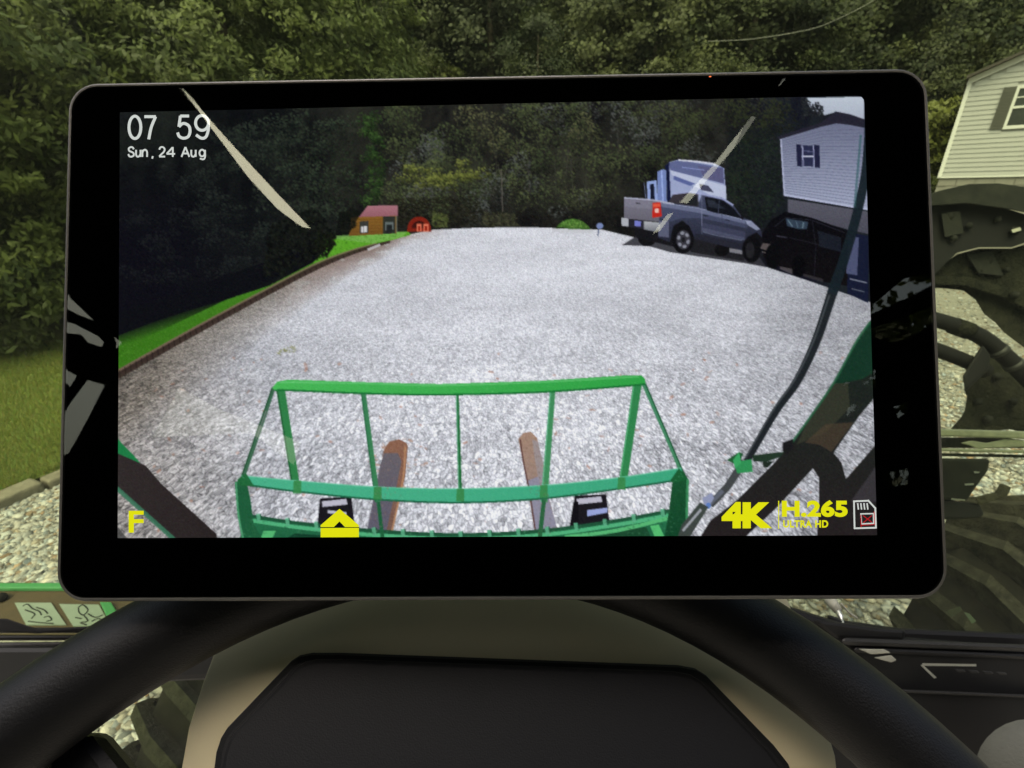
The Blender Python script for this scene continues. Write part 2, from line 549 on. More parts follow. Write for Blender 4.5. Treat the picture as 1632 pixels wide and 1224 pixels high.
def trunk_mesh(name, h, r0, targets, nb=9, seed=0):
    r = random.Random(seed)
    V, Fc = tube_vf(np.array([[0, 0, -.3], [r.uniform(-.05, .05), 0, h * .3], [r.uniform(-.1, .1), r.uniform(-.1, .1), h * .65], [0, 0, h * .95]]), [r0, r0 * .8, r0 * .5, r0 * .12], 9)
    V = list(V); Fc = list(Fc)
    for i in range(nb):
        t = targets[r.randrange(len(targets))]
        z = max(.4, min(h * .85, t[2] - .5))
        mid = np.array([t[0] * .5, t[1] * .5, (z + t[2]) / 2 + .1])
        v, f = tube_vf(np.array([[0, 0, z], mid, t]), [r0 * .32, r0 * .2, r0 * .05], 6)
        o = len(V); V += list(v); Fc += [tuple(q + o for q in g) for g in f]
    return mesh(name, np.array(V), Fc, M['bark'], True)

def tree(name, loc, me_crown, me_trunk, rz, sc, label, cat='tree', group=None):
    e = empty(name, loc)
    e.rotation_euler = (0, 0, rz); e.scale = (sc, sc, sc)
    for nm, me in (('crown', me_crown), ('trunk', me_trunk)):
        if me is None: continue
        o = bpy.data.objects.new(nm, me); COL.objects.link(o); o.parent = e
    return tag(e, label, cat, group)

# near evergreens on the lawn at the left
EV = [(0.08, 2.5), (0.6, 3.2), (1.6, 3.4), (3.0, 3.25), (4.4, 2.9), (6.0, 2.2), (7.6, 1.3), (9.2, .3)]
palE = [(.042, .058, .017), (.150, .178, .052)]
palE2 = [(.046, .064, .019), (.165, .195, .056)]
def near_tree(loc, prof, ncl, nlf, seed, pal, label, size=.040):
    cm, C = crown_mesh('crown', prof, ncl, nlf, size, pal, .26, 1.1, .16, 2.5, seed)
    tm = trunk_mesh('trunk', prof[-1][0], .19, C, 14, seed)
    return tree('evergreen_tree', loc, cm, tm, 0, 1, label, group='evergreens on the lawn')
near_tree((-5.2, 9.9, 0.1), [(z, r * 1.12) for z, r in EV], 1800, 270000, 3, palE, 'large yellow-green evergreen rising behind the top left of the monitor')
near_tree((-8.2, 6.6, 0.1), [(z * .98, r * .97) for z, r in EV], 1800, 260000, 5, palE2, 'broad evergreen at the left edge, its skirt low over the lawn')
near_tree((-10.5, 11.8, 0.1), [(z * 1.15, r * 1.05) for z, r in EV], 900, 70000, 8, palE, 'tall evergreen in the upper left corner behind the broad one', .09)

# forest on the slope: variants share meshes
VAR = []
shapes = [[(2.0, 1.2), (4, 2.8), (7, 3.3), (10, 2.8), (12.5, 1.6), (14, .4)],
          [(1.5, 1.6), (3.5, 3.0), (6, 3.6), (9, 3.2), (11, 1.8), (12, .5)],
          [(1.0, 2.0), (4, 2.6), (8, 2.0), (12, 1.2), (15.5, .2)],
          [(3.0, 1.0), (6, 2.4), (9, 3.0), (12, 2.6), (14.5, 1.2), (15.5, .3)],
          [(1.2, 1.4), (3, 2.4), (6, 2.6), (8.5, 1.9), (10, .4)]]
pals = [[(.022, .031, .014), (.072, .086, .033)], [(.027, .036, .014), (.092, .102, .038)], [(.019, .028, .014), (.056, .073, .032)],
        [(.024, .032, .017), (.074, .084, .038)], [(.032, .042, .014), (.110, .122, .040)]]
for i in range(5):
    cm, C = crown_mesh('crown', shapes[i], 260, 34000, .125, pals[i], .66, .4, .3, 1.5, 20 + i)
    VAR.append((cm, trunk_mesh('trunk', shapes[i][-1][0], .22, C, 9, i)))
kinds = ['dark rounded broadleaf tree in the forest on the slope', 'olive spreading broadleaf tree in the forest on the slope',
         'narrow dark conifer in the forest on the slope', 'tall grey-green bare-stemmed tree in the forest on the slope',
         'low yellow-green tree in the forest on the slope']
rows = [(26, 4.6), (30, 4.6), (34.5, 4.8), (40, 5.2), (46, 5.8), (53, 6.5)]
for ri, (y0, stp) in enumerate(rows):
    half = y0 * 1.12 + 4
    x = -half + random.uniform(0, stp)
    while x < half:
        xx = x + random.uniform(-1.1, 1.1); yy = y0 + random.uniform(-1.6, 1.6)
        az = math.degrees(math.atan2(xx, yy))
        x += stp
        if az < -31 and ri < 5: continue            # wholly behind the near evergreens
        if az < -44: continue
        k = random.choice([0, 0, 1, 1, 2, 3, 3, 4] if ri else [1, 4, 4, 0])
        scl = random.uniform(.85, 1.25) * (0.72 if ri == 0 else 1.0)
        tree('forest_tree', (xx, yy, float(hill_z(np.array(xx), np.array(yy))) - .2), *VAR[k], random.uniform(0, 6.28), scl, kinds[k], group='forest: ' + kinds[k])

# pale conical tree in the middle distance, bush beside the house
cm, C = crown_mesh('crown', [(.3, 1.3), (1.5, 1.9), (3.2, 1.6), (5, .9), (6.6, .15)], 160, 9000, .14, [(.04, .05, .012), (.12, .13, .03)], .35, .6, .2, 1.7, 41)
p = at(702, 95, 21.0)
tree('young_conifer', (p[0], p[1], 0.0), cm, trunk_mesh('trunk', 6.4, .11, C, 6, 41), 0, .92 * (p[2] + .9) / 6.6, 'pointed pale green conifer showing just above the monitor, left of centre')
cm, C = crown_mesh('crown', [(.2, 1.2), (1.2, 1.9), (2.6, 2.0), (4.0, 1.4), (4.9, .4)], 170, 12000, .12, [(.06, .075, .015), (.17, .18, .042)], .4, .3, .25, 1.6, 43)
p = at(1497, 190, 17.0)
tree('yellow_green_bush', (p[0] - .2, p[1] + .4, 0.0), cm, trunk_mesh('trunk', 4.6, .1, C, 6, 43), 0, 1.05, 'bright yellow-green bush between the monitor and the white house', 'bush')
# trees behind the tractor (they show as leaf shapes in the glass)

# ------------------------------------------------------------------ white house at the right
HA = np.array([12.97, 15.16, 0.0]); HD = np.array([.75, -.661, 0.0]); HD /= np.linalg.norm(HD)
HN = np.array([HD[1], -HD[0], 0.0])             # out of the gable wall, towards the camera
if HN[1] > 0: HN = -HN
Z0, Z1, HW, SLOPE = 2.50, 4.90, 8.4, 0.44
house = empty('white_house', HA)
def hp(u, z, o=0.0): return HA + HD * u + HN * o + np.array([0, 0, z])
def huv(px, py):
    q = on_plane(px, py, HA, HN)
    return float((q - HA) @ HD), float(q[2])
def hbox(name, u0, u1, z0, z1, o0, o1, m, parent, bev=0.0):
    return prism(name, [hp(u0, z0, o0), hp(u1, z0, o0), hp(u1, z1, o0), hp(u0, z1, o0)], HN * (o1 - o0), m, parent, bev)
prism('wall', [hp(0, Z0, -.02), hp(HW, Z0, -.02), hp(HW, Z1, -.02), hp(HW / 2, Z1 + SLOPE * HW / 2, -.02), hp(0, Z1, -.02)], -HN * 11, M['siding'], house)
wu0, wz1 = huv(1628, 139); _, wz0 = huv(1601, 203)
su0 = huv(1577, 206)[0]; su1 = huv(1598, 204)[0]
wu0 = su1 + .03; wu1 = wu0 + .92
# siding boards, each its own strip, tilted like lap siding; cut where the window stands
ex = .122
nb_ = int((Z1 + SLOPE * HW / 2 - Z0) / ex)
for i in range(nb_):
    z0 = Z0 + i * ex; z1 = z0 + ex
    a = 0.07; b = HW - .07
    if z1 > Z1:
        a = max(a, (z1 - Z1) / SLOPE + .05); b = HW - a
    segs = [(a, b)]
    if z1 > wz0 - .06 and z0 < wz1 + .06: segs = [(a, wu0 - .04), (wu1 + .04, b)]
    for u0, u1 in segs:
        if u1 - u0 < .1: continue
        v = [hp(u0, z0, .024), hp(u1, z0, .024), hp(u1, z1 + .01, .004), hp(u0, z1 + .01, .004), hp(u0, z0, -.015), hp(u1, z0, -.015)]
        mk('siding_board', v, [(0, 1, 2, 3), (4, 5, 1, 0), (0, 3, 4), (1, 5, 2)], M['siding'], house)
hbox('corner_trim', -.02, .07, Z0 - .03, Z1 + .02, -.06, .045, M['trim'], house)
hbox('starter_trim', -.02, HW + .02, Z0 - .045, Z0 - .002, -.05, .030, M['trim'], house)
for sgn in (0, 1):
    u = lambda t: t if sgn == 0 else HW - t
    e0, e1 = (-.03, Z1 - .03 * SLOPE), (HW / 2, Z1 + HW / 2 * SLOPE)
    prism('rake_board', [hp(u(e0[0]), e0[1] - .02, .06), hp(u(e1[0]), e1[1] - .02, .06), hp(u(e1[0]), e1[1] + .13, .06), hp(u(e0[0]), e0[1] + .13, .06)], -HN * .05, M['trim'], house)
    prism('roof', [hp(u(e0[0] - .05), e0[1] + .11, .30), hp(u(e1[0]), e1[1] + .135, .30), hp(u(e1[0]), e1[1] + .20, .30), hp(u(e0[0] - .05), e0[1] + .18, .30)], -HN * 11.6, M['shingle'], house)
win = hbox('window', wu0, wu1, wz0, wz1, -.01, .012, M['pane'], house)
for (a0, a1, b0, b1) in ((wu0 - .035, wu0 + .03, wz0 - .05, wz1 + .05), (wu1 - .03, wu1 + .035, wz0 - .05, wz1 + .05), (wu0 + .032, wu1 - .032, wz0 - .05, wz0 + .03), (wu0 + .032, wu1 - .032, wz1 - .03, wz1 + .05)):
    hbox('window_frame', a0, a1, b0, b1, -.005, .05, M['trim'], win)
mz = (wz0 + wz1) / 2
hbox('sash_bar', wu0 + .032, wu1 - .032, mz - .028, mz + .028, .013, .044, M['trim'], win)
hbox('glazing_bar', wu0 + .032, wu1 - .032, (mz + wz1) / 2 - .012, (mz + wz1) / 2 + .012, .013, .030, M['trim'], win)
hbox('glazing_bar', (wu0 + wu1) / 2 - .012, (wu0 + wu1) / 2 + .012, mz + .030, wz1 - .032, .013, .028, M['trim'], win)
sw = su1 - su0
for u0 in (su0, wu1 + .045):
    sh = hbox('shutter', u0, u0 + sw, wz0 - .03, wz1 + .03, .024, .055, M['shutter'], house)
    for k in range(12):
        zz = wz0 + .05 + k * (wz1 - wz0 - .08) / 12
        hbox('louvre', u0 + .05, u0 + sw - .05, zz, zz + .06, .0555, .066, M['shutter'], sh)
# block foundation, two top courses as single blocks, a plain core below
hbox('foundation_core', .03, HW - .03, -.1, Z0 - .05, -10.8, -.045, M['block'], house)
for r in range(3):
    for k in range(int(HW / .41)):
        u0 = .04 + k * .41 + (.2 if r % 2 else 0)
        hbox('foundation_block', u0, u0 + .395, Z0 - .26 - r * .205, Z0 - .07 - r * .205, -.043, -.02, M['block'], house, .006)
tag(house, 'white house with clapboard siding and a dark shuttered window at the right edge', 'house')

# faint line across the view, built as an added thin tube
wp = catmull([at(x, y, d) for x, y, d in ((1128, 66, 13.5), (1200, 62, 12.6), (1290, 47, 11.8), (1340, 28, 11.2), (1385, 5, 10.8), (1440, -28, 10.4))], 8)
tag(tube('pale_line', wp, .008, M['streak'], seg=6), 'thin pale line curving across the trees above the monitor', 'streak')

# tree behind the tractor, seen mirrored in the monitor glass
Rm = np.array([[0.99987372, 0.00897118, 0.01311723], [-0.00941161, 0.99938059, 0.0339096], [-0.0128049, -0.03402877, 0.99933882]])
MC = np.array([-0.00573841, -0.01686713, 0.14964935])
MW, MH = .29, .17466
def mon(x, y, z=0.0):
    return cam2w(Rm @ np.array([x, y, z]) + MC)
MN = cam2w(Rm @ np.array([0, 0, 1.0])) - EYE          # away from the viewer
MP0 = mon(0, 0, 0)
def mirror(px, py, dist=None):
    r = ray(px, py); g = on_plane(px, py, MP0, MN)
    d_ = r - 2 * (r @ MN) * MN
    if dist is not None: return g + d_ / np.linalg.norm(d_) * dist
    q = EYE - FWD * .5                                   # plane of the added reflection panel
    return g + d_ * (((q - g) @ FWD) / (d_ @ FWD))
cm, C = crown_mesh('crown', [(2.0, 1.4), (4, 2.6), (6, 3.0), (8.0, 2.3), (9.5, .6)], 120, 9000, .16, [(.02, .03, .008), (.07, .09, .02)], .6, .2, .4, 1.7, 61)
tm = trunk_mesh('trunk', 9, .2, C, 10, 61)
q = mirror(1455, 500, 11.0)
tree('shade_tree', (q[0] + .9, q[1], 0), cm, tm, .4, .95, 'leafy tree behind the tractor, mirrored in the right bezel')

# ------------------------------------------------------------------ tractor
tractor = tag(empty('tractor', (0, 0.6, 0)), 'dark tractor cab around the camera: steering wheel, dash, windshield, loader and tyres', 'tractor')
# curved tinted windshield
v = []
xs = np.linspace(-1.05, 1.05, 25); zz = np.linspace(.35, 2.66, 5)
for z in zz:
    for x in xs:
        v.append((x, .50 - .05 * x * x - .03 * (z - 1.5), z))
fq = np.array([[i * 25 + j, i * 25 + j + 1, (i + 1) * 25 + j + 1, (i + 1) * 25 + j] for i in range(4) for j in range(24)])
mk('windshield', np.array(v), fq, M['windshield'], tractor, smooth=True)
# added dark panel behind the eye, cut-outs shaped to mirror as pale patches
REFLECTION_CUTS = [
 [(287, 138), (300, 150), (346, 204), (400, 263), (450, 317), (496, 365), (480, 361), (441, 332), (394, 281), (338, 206)],
 [(1199, 184), (1206, 185), (1180, 224), (1146, 264), (1096, 324), (1083, 323), (1140, 259)],
 [(1064, 341), (1074, 338), (1052, 368), (1040, 373)],
 [(1240, 137), (1250, 124), (1253, 124), (1243, 137)],
 [(98, 452), (105, 465), (115, 478), (150, 511), (125, 502), (98, 488)],
 [(98, 510), (120, 517), (157, 536), (166, 546), (162, 553), (139, 546), (128, 533), (98, 530)],
 [(98, 582), (110, 592), (123, 599), (112, 617), (98, 606)],
 [(138.6, 605), (167, 614), (140, 668), (110, 722), (98, 728), (98, 664), (110, 643)],
 [(180, 535), (195, 546), (183, 559), (184, 547)],
 [(285, 616), (345, 650), (480, 705), (468, 742), (400, 690), (242, 697)],
 [(1359, 512), (1405, 474), (1442, 443), (1487, 434), (1500, 447), (1440, 478), (1385, 502)],
 [(1334, 551), (1365, 531), (1418, 514), (1475, 492), (1500, 486), (1500, 506), (1450, 540), (1418, 546), (1393, 537), (1344, 556)],
 [(1308, 555), (1320, 551), (1323, 562), (1314, 565)],
 [(1340, 611), (1354, 606), (1366, 628), (1360, 632), (1377, 645), (1348, 665), (1355, 632)],
 [(1368, 602), (1397, 588), (1396, 616), (1384, 631)],
 [(1404, 757), (1450, 745), (1448, 772), (1414, 778)],
 [(1424, 648), (1448, 636), (1446, 656), (1432, 668)],
]
def curve_mesh(name, cu, m, parent, world):
    o = bpy.data.objects.new(name, cu)
    COL.objects.link(o)
    dg = bpy.context.evaluated_depsgraph_get()
    me = bpy.data.meshes.new_from_object(o.evaluated_get(dg))
    COL.objects.unlink(o); bpy.data.objects.remove(o)
    me.transform(world)
    me.materials.clear(); me.materials.append(m)
    return link(bpy.data.objects.new(name, me), parent)
cu = bpy.data.curves.new('panel_outline', 'CURVE'); cu.dimensions = '2D'; cu.fill_mode = 'BOTH'; cu.extrude = .0012
O = EYE - FWD * .5
def spl(pts):
    s_ = cu.splines.new('POLY'); s_.points.add(len(pts) - 1); s_.use_cyclic_u = True
    for k, (a, b) in enumerate(pts): s_.points[k].co = (a, b, 0, 1)
spl([(-.95, -.50), (.95, -.50), (.95, .66), (-.95, .66)])
for g in REFLECTION_CUTS:
    w = [mirror(*p) - O for p in g]
    spl([(q @ RIGHT, q @ UP) for q in w])
MWORLD = Matrix(((RIGHT[0], UP[0], -FWD[0], O[0]), (RIGHT[1], UP[1], -FWD[1], O[1]), (RIGHT[2], UP[2], -FWD[2], O[2]), (0, 0, 0, 1)))
curve_mesh('reflection_panel', cu, M['cut_panel'], tractor, MWORLD)
M['rearglass'] = glass_mat('tinted_rear_glass', (0.84, 0.88, 0.68), 1.1)
mk('rear_window', [O - FWD * .02 + RIGHT * x - UP * y for x, y in ((-.95, .50), (.95, .50), (.95, -.66), (-.95, -.66))], [(0, 1, 2, 3)], M['rearglass'], tractor)

# steering wheel
wheel = None
WS = 1.12
a_, b_ = -.61712685, -.05406952
Rw = np.array([[1, 0, 0], [0, math.cos(a_), -math.sin(a_)], [0, math.sin(a_), math.cos(a_)]]) @ np.array([[math.cos(b_), 0, math.sin(b_)], [0, 1, 0], [-math.sin(b_), 0, math.cos(b_)]])
WC = np.array([-0.01437419, 0.21752121, 0.06604597]) * WS
def wpt(x, y, z=0.0): return cam2w(Rw @ np.array([x, y, z]) + WC)
WN = wpt(0, 0, 1) - wpt(0, 0, 0)
tt = np.linspace(0, 2 * np.pi, 120, endpoint=False)
wheel = tube('steering_wheel', np.array([wpt(.2128 * math.cos(t), .2128 * math.sin(t)) for t in tt]), .0162, M['rim'], tractor, 28, True)
def wpl(px, py, off): return on_plane(px, py, wpt(0, 0, off), WN)
hubpts = [(282, 1260), (300, 1160), (322, 1090), (341, 1040), (400, 960), (470, 900), (1235, 905), (1262, 972), (1255, 1020), (1296, 1120), (1318, 1160), (1332, 1205), (1338, 1260)]
prism('hub', [wpl(x, y, .028) for x, y in hubpts], WN * .035, M['beige'], wheel, .0008)
padpts = [(330, 1260), (338, 1200), (346, 1176), (356, 1160), (460, 1052), (474, 1043), (494, 1039), (540, 1039), (1085, 1059), (1112, 1064), (1130, 1075), (1240, 1188), (1262, 1216), (1280, 1260)]
pad = prism('hub_pad', [wpl(x, y, .018) for x, y in padpts], WN * .0098, M['pad'], wheel, .0035)
pp = [(x * .965 + 28, y * .965 + 47) for x, y in padpts]
prism('pad_cushion', [wpl(x, y, .0145) for x, y in pp], WN * .0034, M['pad'], pad, .0025)
prism('spoke', [wpl(x, y, .012) for x, y in [(60, 1180), (147, 1166), (215, 1250), (260, 1330), (60, 1330)]], WN * .012, M['rim'], wheel, .004)

# dash ledges and sills inside the cab
def pxbox(name, x0, y0, x1, y1, depth, thick, m, skew=0, bev=.003, parent=None):
    return px_prism(name, [(x0, y0), (x1, y0 + skew), (x1, y1 + skew), (x0, y1)], depth, thick, m, parent or tractor, bev)
M['dash'] = mat('dash_plastic', (0.010, 0.010, 0.010), 0.5, 0.3, bump=(700, 0.3), dist=0.0005)
M['dash2'] = mat('dash_grey', (0.024, 0.024, 0.023), 0.5, 0.3, bump=(500, 0.3), dist=0.0005)
dash = px_prism('dashboard', [(-40, 1030), (330, 1030), (372, 1038), (352, 1082), (150, 1092), (-40, 1130)], .46, .05, M['dash'], tractor, .006)
pxbox('sill_rail', -40, 1000, 330, 1009, .50, .03, M['dash2'], 0, .004)
pxbox('sill_rail', -40, 1012, 330, 1021, .52, .03, M['dash'], 0, .004)
pxbox('sill_panel', -40, 1024, 330, 1056, .505, .02, M['dash2'], -4, .003)
px_prism('door_seal', [(-40, 984), (12, 986), (34, 994), (60, 1002), (150, 998), (152, 1003), (60, 1010), (-40, 1004)], .49, .02, M['rubber'], tractor, .003)
# right side
px_prism('side_console', [(1180, 940), (1400, 1010), (1660, 1032), (1660, 1260), (1300, 1260), (1230, 1100)], .46, .06, M['plastic'], tractor, .008)
px_prism('console_top', [(1310, 975), (1345, 988), (1430, 1000), (1660, 1010), (1660, 1250), (1420, 1120)], .475, .05, M['plastic'], tractor, .006)
pxbox('console_rail', 1340, 1016, 1660, 1028, .452, .02, M['dash2'], 12, .004)
pxbox('console_rail', 1360, 1031, 1660, 1040, .455, .02, M['dash'], 12, .003)
pxbox('console_rail', 1420, 1098, 1660, 1103, .453, .012, M['dash2'], 10, .003)
for q in [[(1368, 1034), (1410, 1035), (1420, 1041), (1388, 1043)], [(1392, 1048), (1420, 1044), (1429, 1052), (1420, 1056)]]:
    px_prism('gap_sliver', q, .447, .004, M['wiper'], tractor, .0008)  # pale slivers added for gravel showing through a gap
px_prism('gap_light', [(1470, 1057), (1556, 1058.5), (1556, 1062), (1470, 1061)], .446, .003, M['silver'], tractor)  # bright line standing in for light at a gap edge
px_prism('gap_light', [(1467, 1060), (1470.5, 1059), (1493, 1080), (1489, 1081.5)], .446, .003, M['silver'], tractor)
for k in range(4):
    px_prism('switch', [(1520 + 22 * k, 1066 + 1.5 * k), (1536 + 22 * k, 1067 + 1.5 * k), (1540 + 22 * k, 1071 + 1.5 * k), (1526 + 22 * k, 1071 + 1.5 * k)], .447, .004, M['dash2'], tractor, .001)
# rounded pale grey cover at the lower right corner
gc_ = at(1640, 1225, .42)
gv_, gf_ = [], []
for i in range(9):
    ph = i / 8 * math.pi / 2
    for j in range(28):
        th = j / 28 * 2 * math.pi
        x_, y_, z_ = .05 * math.cos(th) * math.sin(ph + .02) , .046 * math.sin(th) * math.sin(ph + .02), -.03 * math.cos(ph)
        gv_.append(gc_ + RIGHT * x_ - UP * y_ + FWD * z_)
for i in range(8):
    for j in range(28):
        gf_.append((i * 28 + j, i * 28 + (j + 1) % 28, (i + 1) * 28 + (j + 1) % 28, (i + 1) * 28 + j))
mk('console_cover', np.array(gv_), gf_, M['greycap'], tractor, smooth=True)
# control lever and clutter behind the right of the rim
lever = tube('control_lever', catmull([at(1322, 957, .50), at(1332, 968, .49), at(1341, 986, .48), at(1346, 1004, .47)], 6), [.0032] * 6 + [.0028] * 6 + [.0014] * 7, M['silver'], tractor, 10)
tube('lever_collar', [at(1322, 955, .497), at(1336, 974, .487)], [.0065, .0045], M['wiper'], lever, 12)
tube('console_lead', catmull([at(1340, 962, .5), at(1352, 975, .5), at(1366, 985, .5)], 5), .0012, M['wiper'], tractor, 6)
px_prism('console_bin', [(1290, 985), (1400, 1000), (1445, 1003), (1440, 1022), (1330, 1018)], .458, .03, M['dash'], tractor, .004)
px_prism('warning_tag', [(1536, 975), (1545, 978), (1556, 990), (1549, 994)], .70, .003, M['decalpale'], tractor)
px_prism('warning_tag', [(1508, 974), (1530, 966), (1534, 972), (1516, 984)], .70, .003, M['greycap'], tractor)

# wiper in front of the glass
wip = pxbox('wiper_arm', 1490, 683, 1660, 695, .80, .012, M['wiper'], 5, .003)
pxbox('wiper_blade', 1490, 714, 1660, 719, .80, .012, M['wiper'], 4, .002, wip)
pxbox('wiper_blade', 1490, 722, 1660, 727, .802, .014, M['darkmetal'], 3, .002, wip)
px_prism('wiper_link', [(1530, 706), (1548, 702), (1572, 706), (1600, 700), (1640, 702), (1640, 712), (1580, 714), (1560, 716), (1545, 710)], .805, .01, M['wiper'], wip, .002)
px_prism('wiper_motor', [(1470, 697), (1600, 697), (1640, 703), (1640, 714), (1470, 714)], .83, .03, M['darkmetal'], wip, .003)

# loader boom, mast and hoses at the right
px_prism('loader_boom', [(1440, 345), (1485, 326), (1540, 323), (1600, 331), (1680, 356), (1680, 372), (1612, 394), (1560, 394), (1525, 403), (1485, 442), (1440, 445)], 1.55, .14, M['rubber'], tractor, .003)
px_prism('boom_lit_top', [(1440, 322), (1500, 303), (1545, 293), (1590, 292), (1690, 305), (1690, 350), (1600, 332), (1540, 324), (1485, 328), (1440, 350)], 1.50, .12, M['darkmetal'], tractor, .003)  # sky-lit top face of the boom, its brightness put into lighter metal
px_prism('loader_mast', [(1440, 420), (1485, 436), (1525, 405), (1560, 396), (1612, 396), (1690, 372), (1690, 560), (1640, 560), (1600, 530), (1586, 514), (1568, 500), (1555, 478), (1535, 463), (1500, 459), (1440, 459)], 1.62, .12, M['dusty'], tractor, .003)
px_prism('mast_edge', [(1440, 438), (1540, 441), (1600, 458), (1690, 505), (1690, 520), (1600, 474), (1540, 455), (1440, 452)], 1.58, .03, M['dusty'], tractor, .003)
px_prism('mast_foot', [(1572, 560), (1600, 570), (1690, 650), (1690, 700), (1606, 684), (1575, 690), (1510, 690), (1532, 664), (1537, 655), (1541, 632), (1536, 620), (1545, 590)], 1.52, .10, M['dusty'], tractor, .003)
hs = tube('hydraulic_hose', catmull([at(1430, 498, 1.4), at(1500, 512, 1.4), at(1560, 535, 1.4), at(1600, 566, 1.4), at(1640, 605, 1.4), at(1700, 660, 1.4)], 8), .023, M['rubber'], tractor, 14)
tube('hydraulic_hose', catmull([at(1430, 535, 1.42), at(1505, 562, 1.42), at(1540, 576, 1.42), at(1572, 592, 1.42)], 8), .022, M['rubber'], tractor, 14)
tube('hose_sleeve', [at(1520, 519, 1.4), at(1545, 528, 1.4)], .026, M['dusty'], hs, 14)
px_prism('hose_fitting', [(1566, 548), (1578, 566), (1576, 590), (1552, 612), (1538, 626), (1534, 600), (1545, 580)], 1.38, .05, M['rubber'], tractor, .01)
px_prism('valve_block', [(1440, 729), (1578, 731), (1574, 750), (1549, 785), (1541, 798), (1440, 796)], .95, .06, M['darkmetal'], tractor, .006)
px_prism('valve_block', [(1440, 795), (1516, 797), (1561, 803), (1569, 820), (1560, 826), (1512, 828), (1440, 826)], .97, .06, M['plastic'], tractor, .005)
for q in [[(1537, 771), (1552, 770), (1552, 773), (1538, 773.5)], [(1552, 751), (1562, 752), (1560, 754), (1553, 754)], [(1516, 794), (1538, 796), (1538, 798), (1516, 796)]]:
    px_prism('valve_glint', q, .945, .004, M['silver'], tractor)  # silver slivers standing in for small white glints
px_prism('step_bracket', [(1553, 792), (1586, 784), (1594, 769), (1612, 776), (1606, 790), (1572, 802), (1560, 806)], .96, .03, M['tyre'], tractor, .004)

# bolts and clamps on the loader
def bolt(x, y, d, r, m=M['darkmetal']):
    c0 = at(x, y, d); n_ = -ray(x, y) / np.linalg.norm(ray(x, y))
    tube('bolt_head', [c0, c0 + n_ * r * .9], r, m, tractor, 6)
for x, y, d in ((1512, 345, 1.54), (1545, 360, 1.54), (1590, 350, 1.54), (1618, 368, 1.54), (1520, 380, 1.54), (1575, 415, 1.61), (1605, 430, 1.61), (1560, 430, 1.61), (1618, 470, 1.57), (1590, 600, 1.51), (1615, 640, 1.51), (1560, 640, 1.51), (1575, 668, 1.51)):
    bolt(x, y, d, random.uniform(.010, .016))
for x, y in ((1588, 556), (1612, 578)):
    p0, p1 = at(x, y, 1.4), at(x + 6, y + 6, 1.4)
    tube('hose_clamp', [p0, p1], .026, M['dash2'], hs, 14)
px_prism('mast_gusset', [(1540, 405), (1580, 400), (1600, 440), (1560, 436)], 1.60, .02, M['darkmetal'], tractor, .002)
px_prism('boom_bracket', [(1500, 340), (1530, 336), (1536, 372), (1506, 378)], 1.53, .02, M['darkmetal'], tractor, .002)
px_prism('grease_tag', [(1612, 366), (1626, 362), (1628, 367), (1614, 371)], 1.52, .003, M['wiper'], tractor)
# front tyres
def make_tyre(loc, R, W, yaw, parent):
    prof = [(-W * .40, R * .52), (-W * .52, R * .66), (-W * .53, R * .80), (-W * .44, R * .91), (-W * .25, R * .945), (0, R * .955),
            (W * .25, R * .945), (W * .44, R * .91), (W * .53, R * .80), (W * .52, R * .66), (W * .40, R * .52)]
    n = 56
    v = []
    for k in range(n):
        a = 2 * math.pi * k / n
        for (x, r) in prof: v.append((x, r * math.cos(a), r * math.sin(a)))
    m_ = len(prof); f = []
    for k in range(n):
        for j in range(m_ - 1):
            k2 = (k + 1) % n
            f.append((k * m_ + j, k * m_ + j + 1, k2 * m_ + j + 1, k2 * m_ + j))
    t = bpy.data.objects.new('front_tyre', mesh('front_tyre', v, f, M['carcass'], True))
    COL.objects.link(t); t.parent = parent
    t.matrix_parent_inverse = Matrix.Translation(-Vector(parent.location))
    t.location = loc; t.rotation_euler = (0, 0, yaw)
    # rim disc
    d_ = []
    for (x, r) in [(-W * .25, 0.02), (-W * .25, R * .30), (-W * .36, R * .48), (-W * .42, R * .54)]:
        d_ += [(x, r * math.cos(2 * math.pi * k / 32), r * math.sin(2 * math.pi * k / 32)) for k in range(32)]
    df = [(i * 32 + k, i * 32 + (k + 1) % 32, (i + 1) * 32 + (k + 1) % 32, (i + 1) * 32 + k) for i in range(3) for k in range(32)]
    rm = bpy.data.objects.new('wheel_rim', mesh('wheel_rim', d_, df, M['darkmetal'], True)); COL.objects.link(rm); rm.parent = t
    # lugs: slanted bars, left and right rows
    for side in (-1, 1):
        h = R * .075; pts = []
        for (x, ang, r) in [(side * W * .02, .10, .955), (side * W * .30, -.02, .945), (side * W * .54, -.13, .86), (side * W * .55, -.16, .78)]:
            for dr, da in ((-.02, -.042), (-.02, .042), (.085, .026), (.085, -.026)):
                rr = R * (r + (dr if dr < 0 else dr * (1 if r > .9 else .6))); a = ang + da
                pts.append((x + (0 if dr < 0 or r > .9 else side * W * .03), rr * math.cos(a), rr * math.sin(a)))
        fc = []
        for i in range(3):
            for j in range(4):
                fc.append((i * 4 + j, i * 4 + (j + 1) % 4, (i + 1) * 4 + (j + 1) % 4, (i + 1) * 4 + j))
        fc += [(3, 2, 1, 0), (12, 13, 14, 15)]
        lm_ = mesh('tread_lug', pts, fc, M['tyre'])
        nl_ = 34
        for k in range(nl_):
            o = bpy.data.objects.new('tread_lug', lm_); COL.objects.link(o); o.parent = t
            o.rotation_euler = (2 * math.pi * (k + (.5 if side > 0 else 0)) / nl_, 0, 0)
    return t
make_tyre((1.34, .82, .56), .60, .42, -.935, tractor)
make_tyre((-.60, .84, .52), .49, .34, 0.0, tractor)

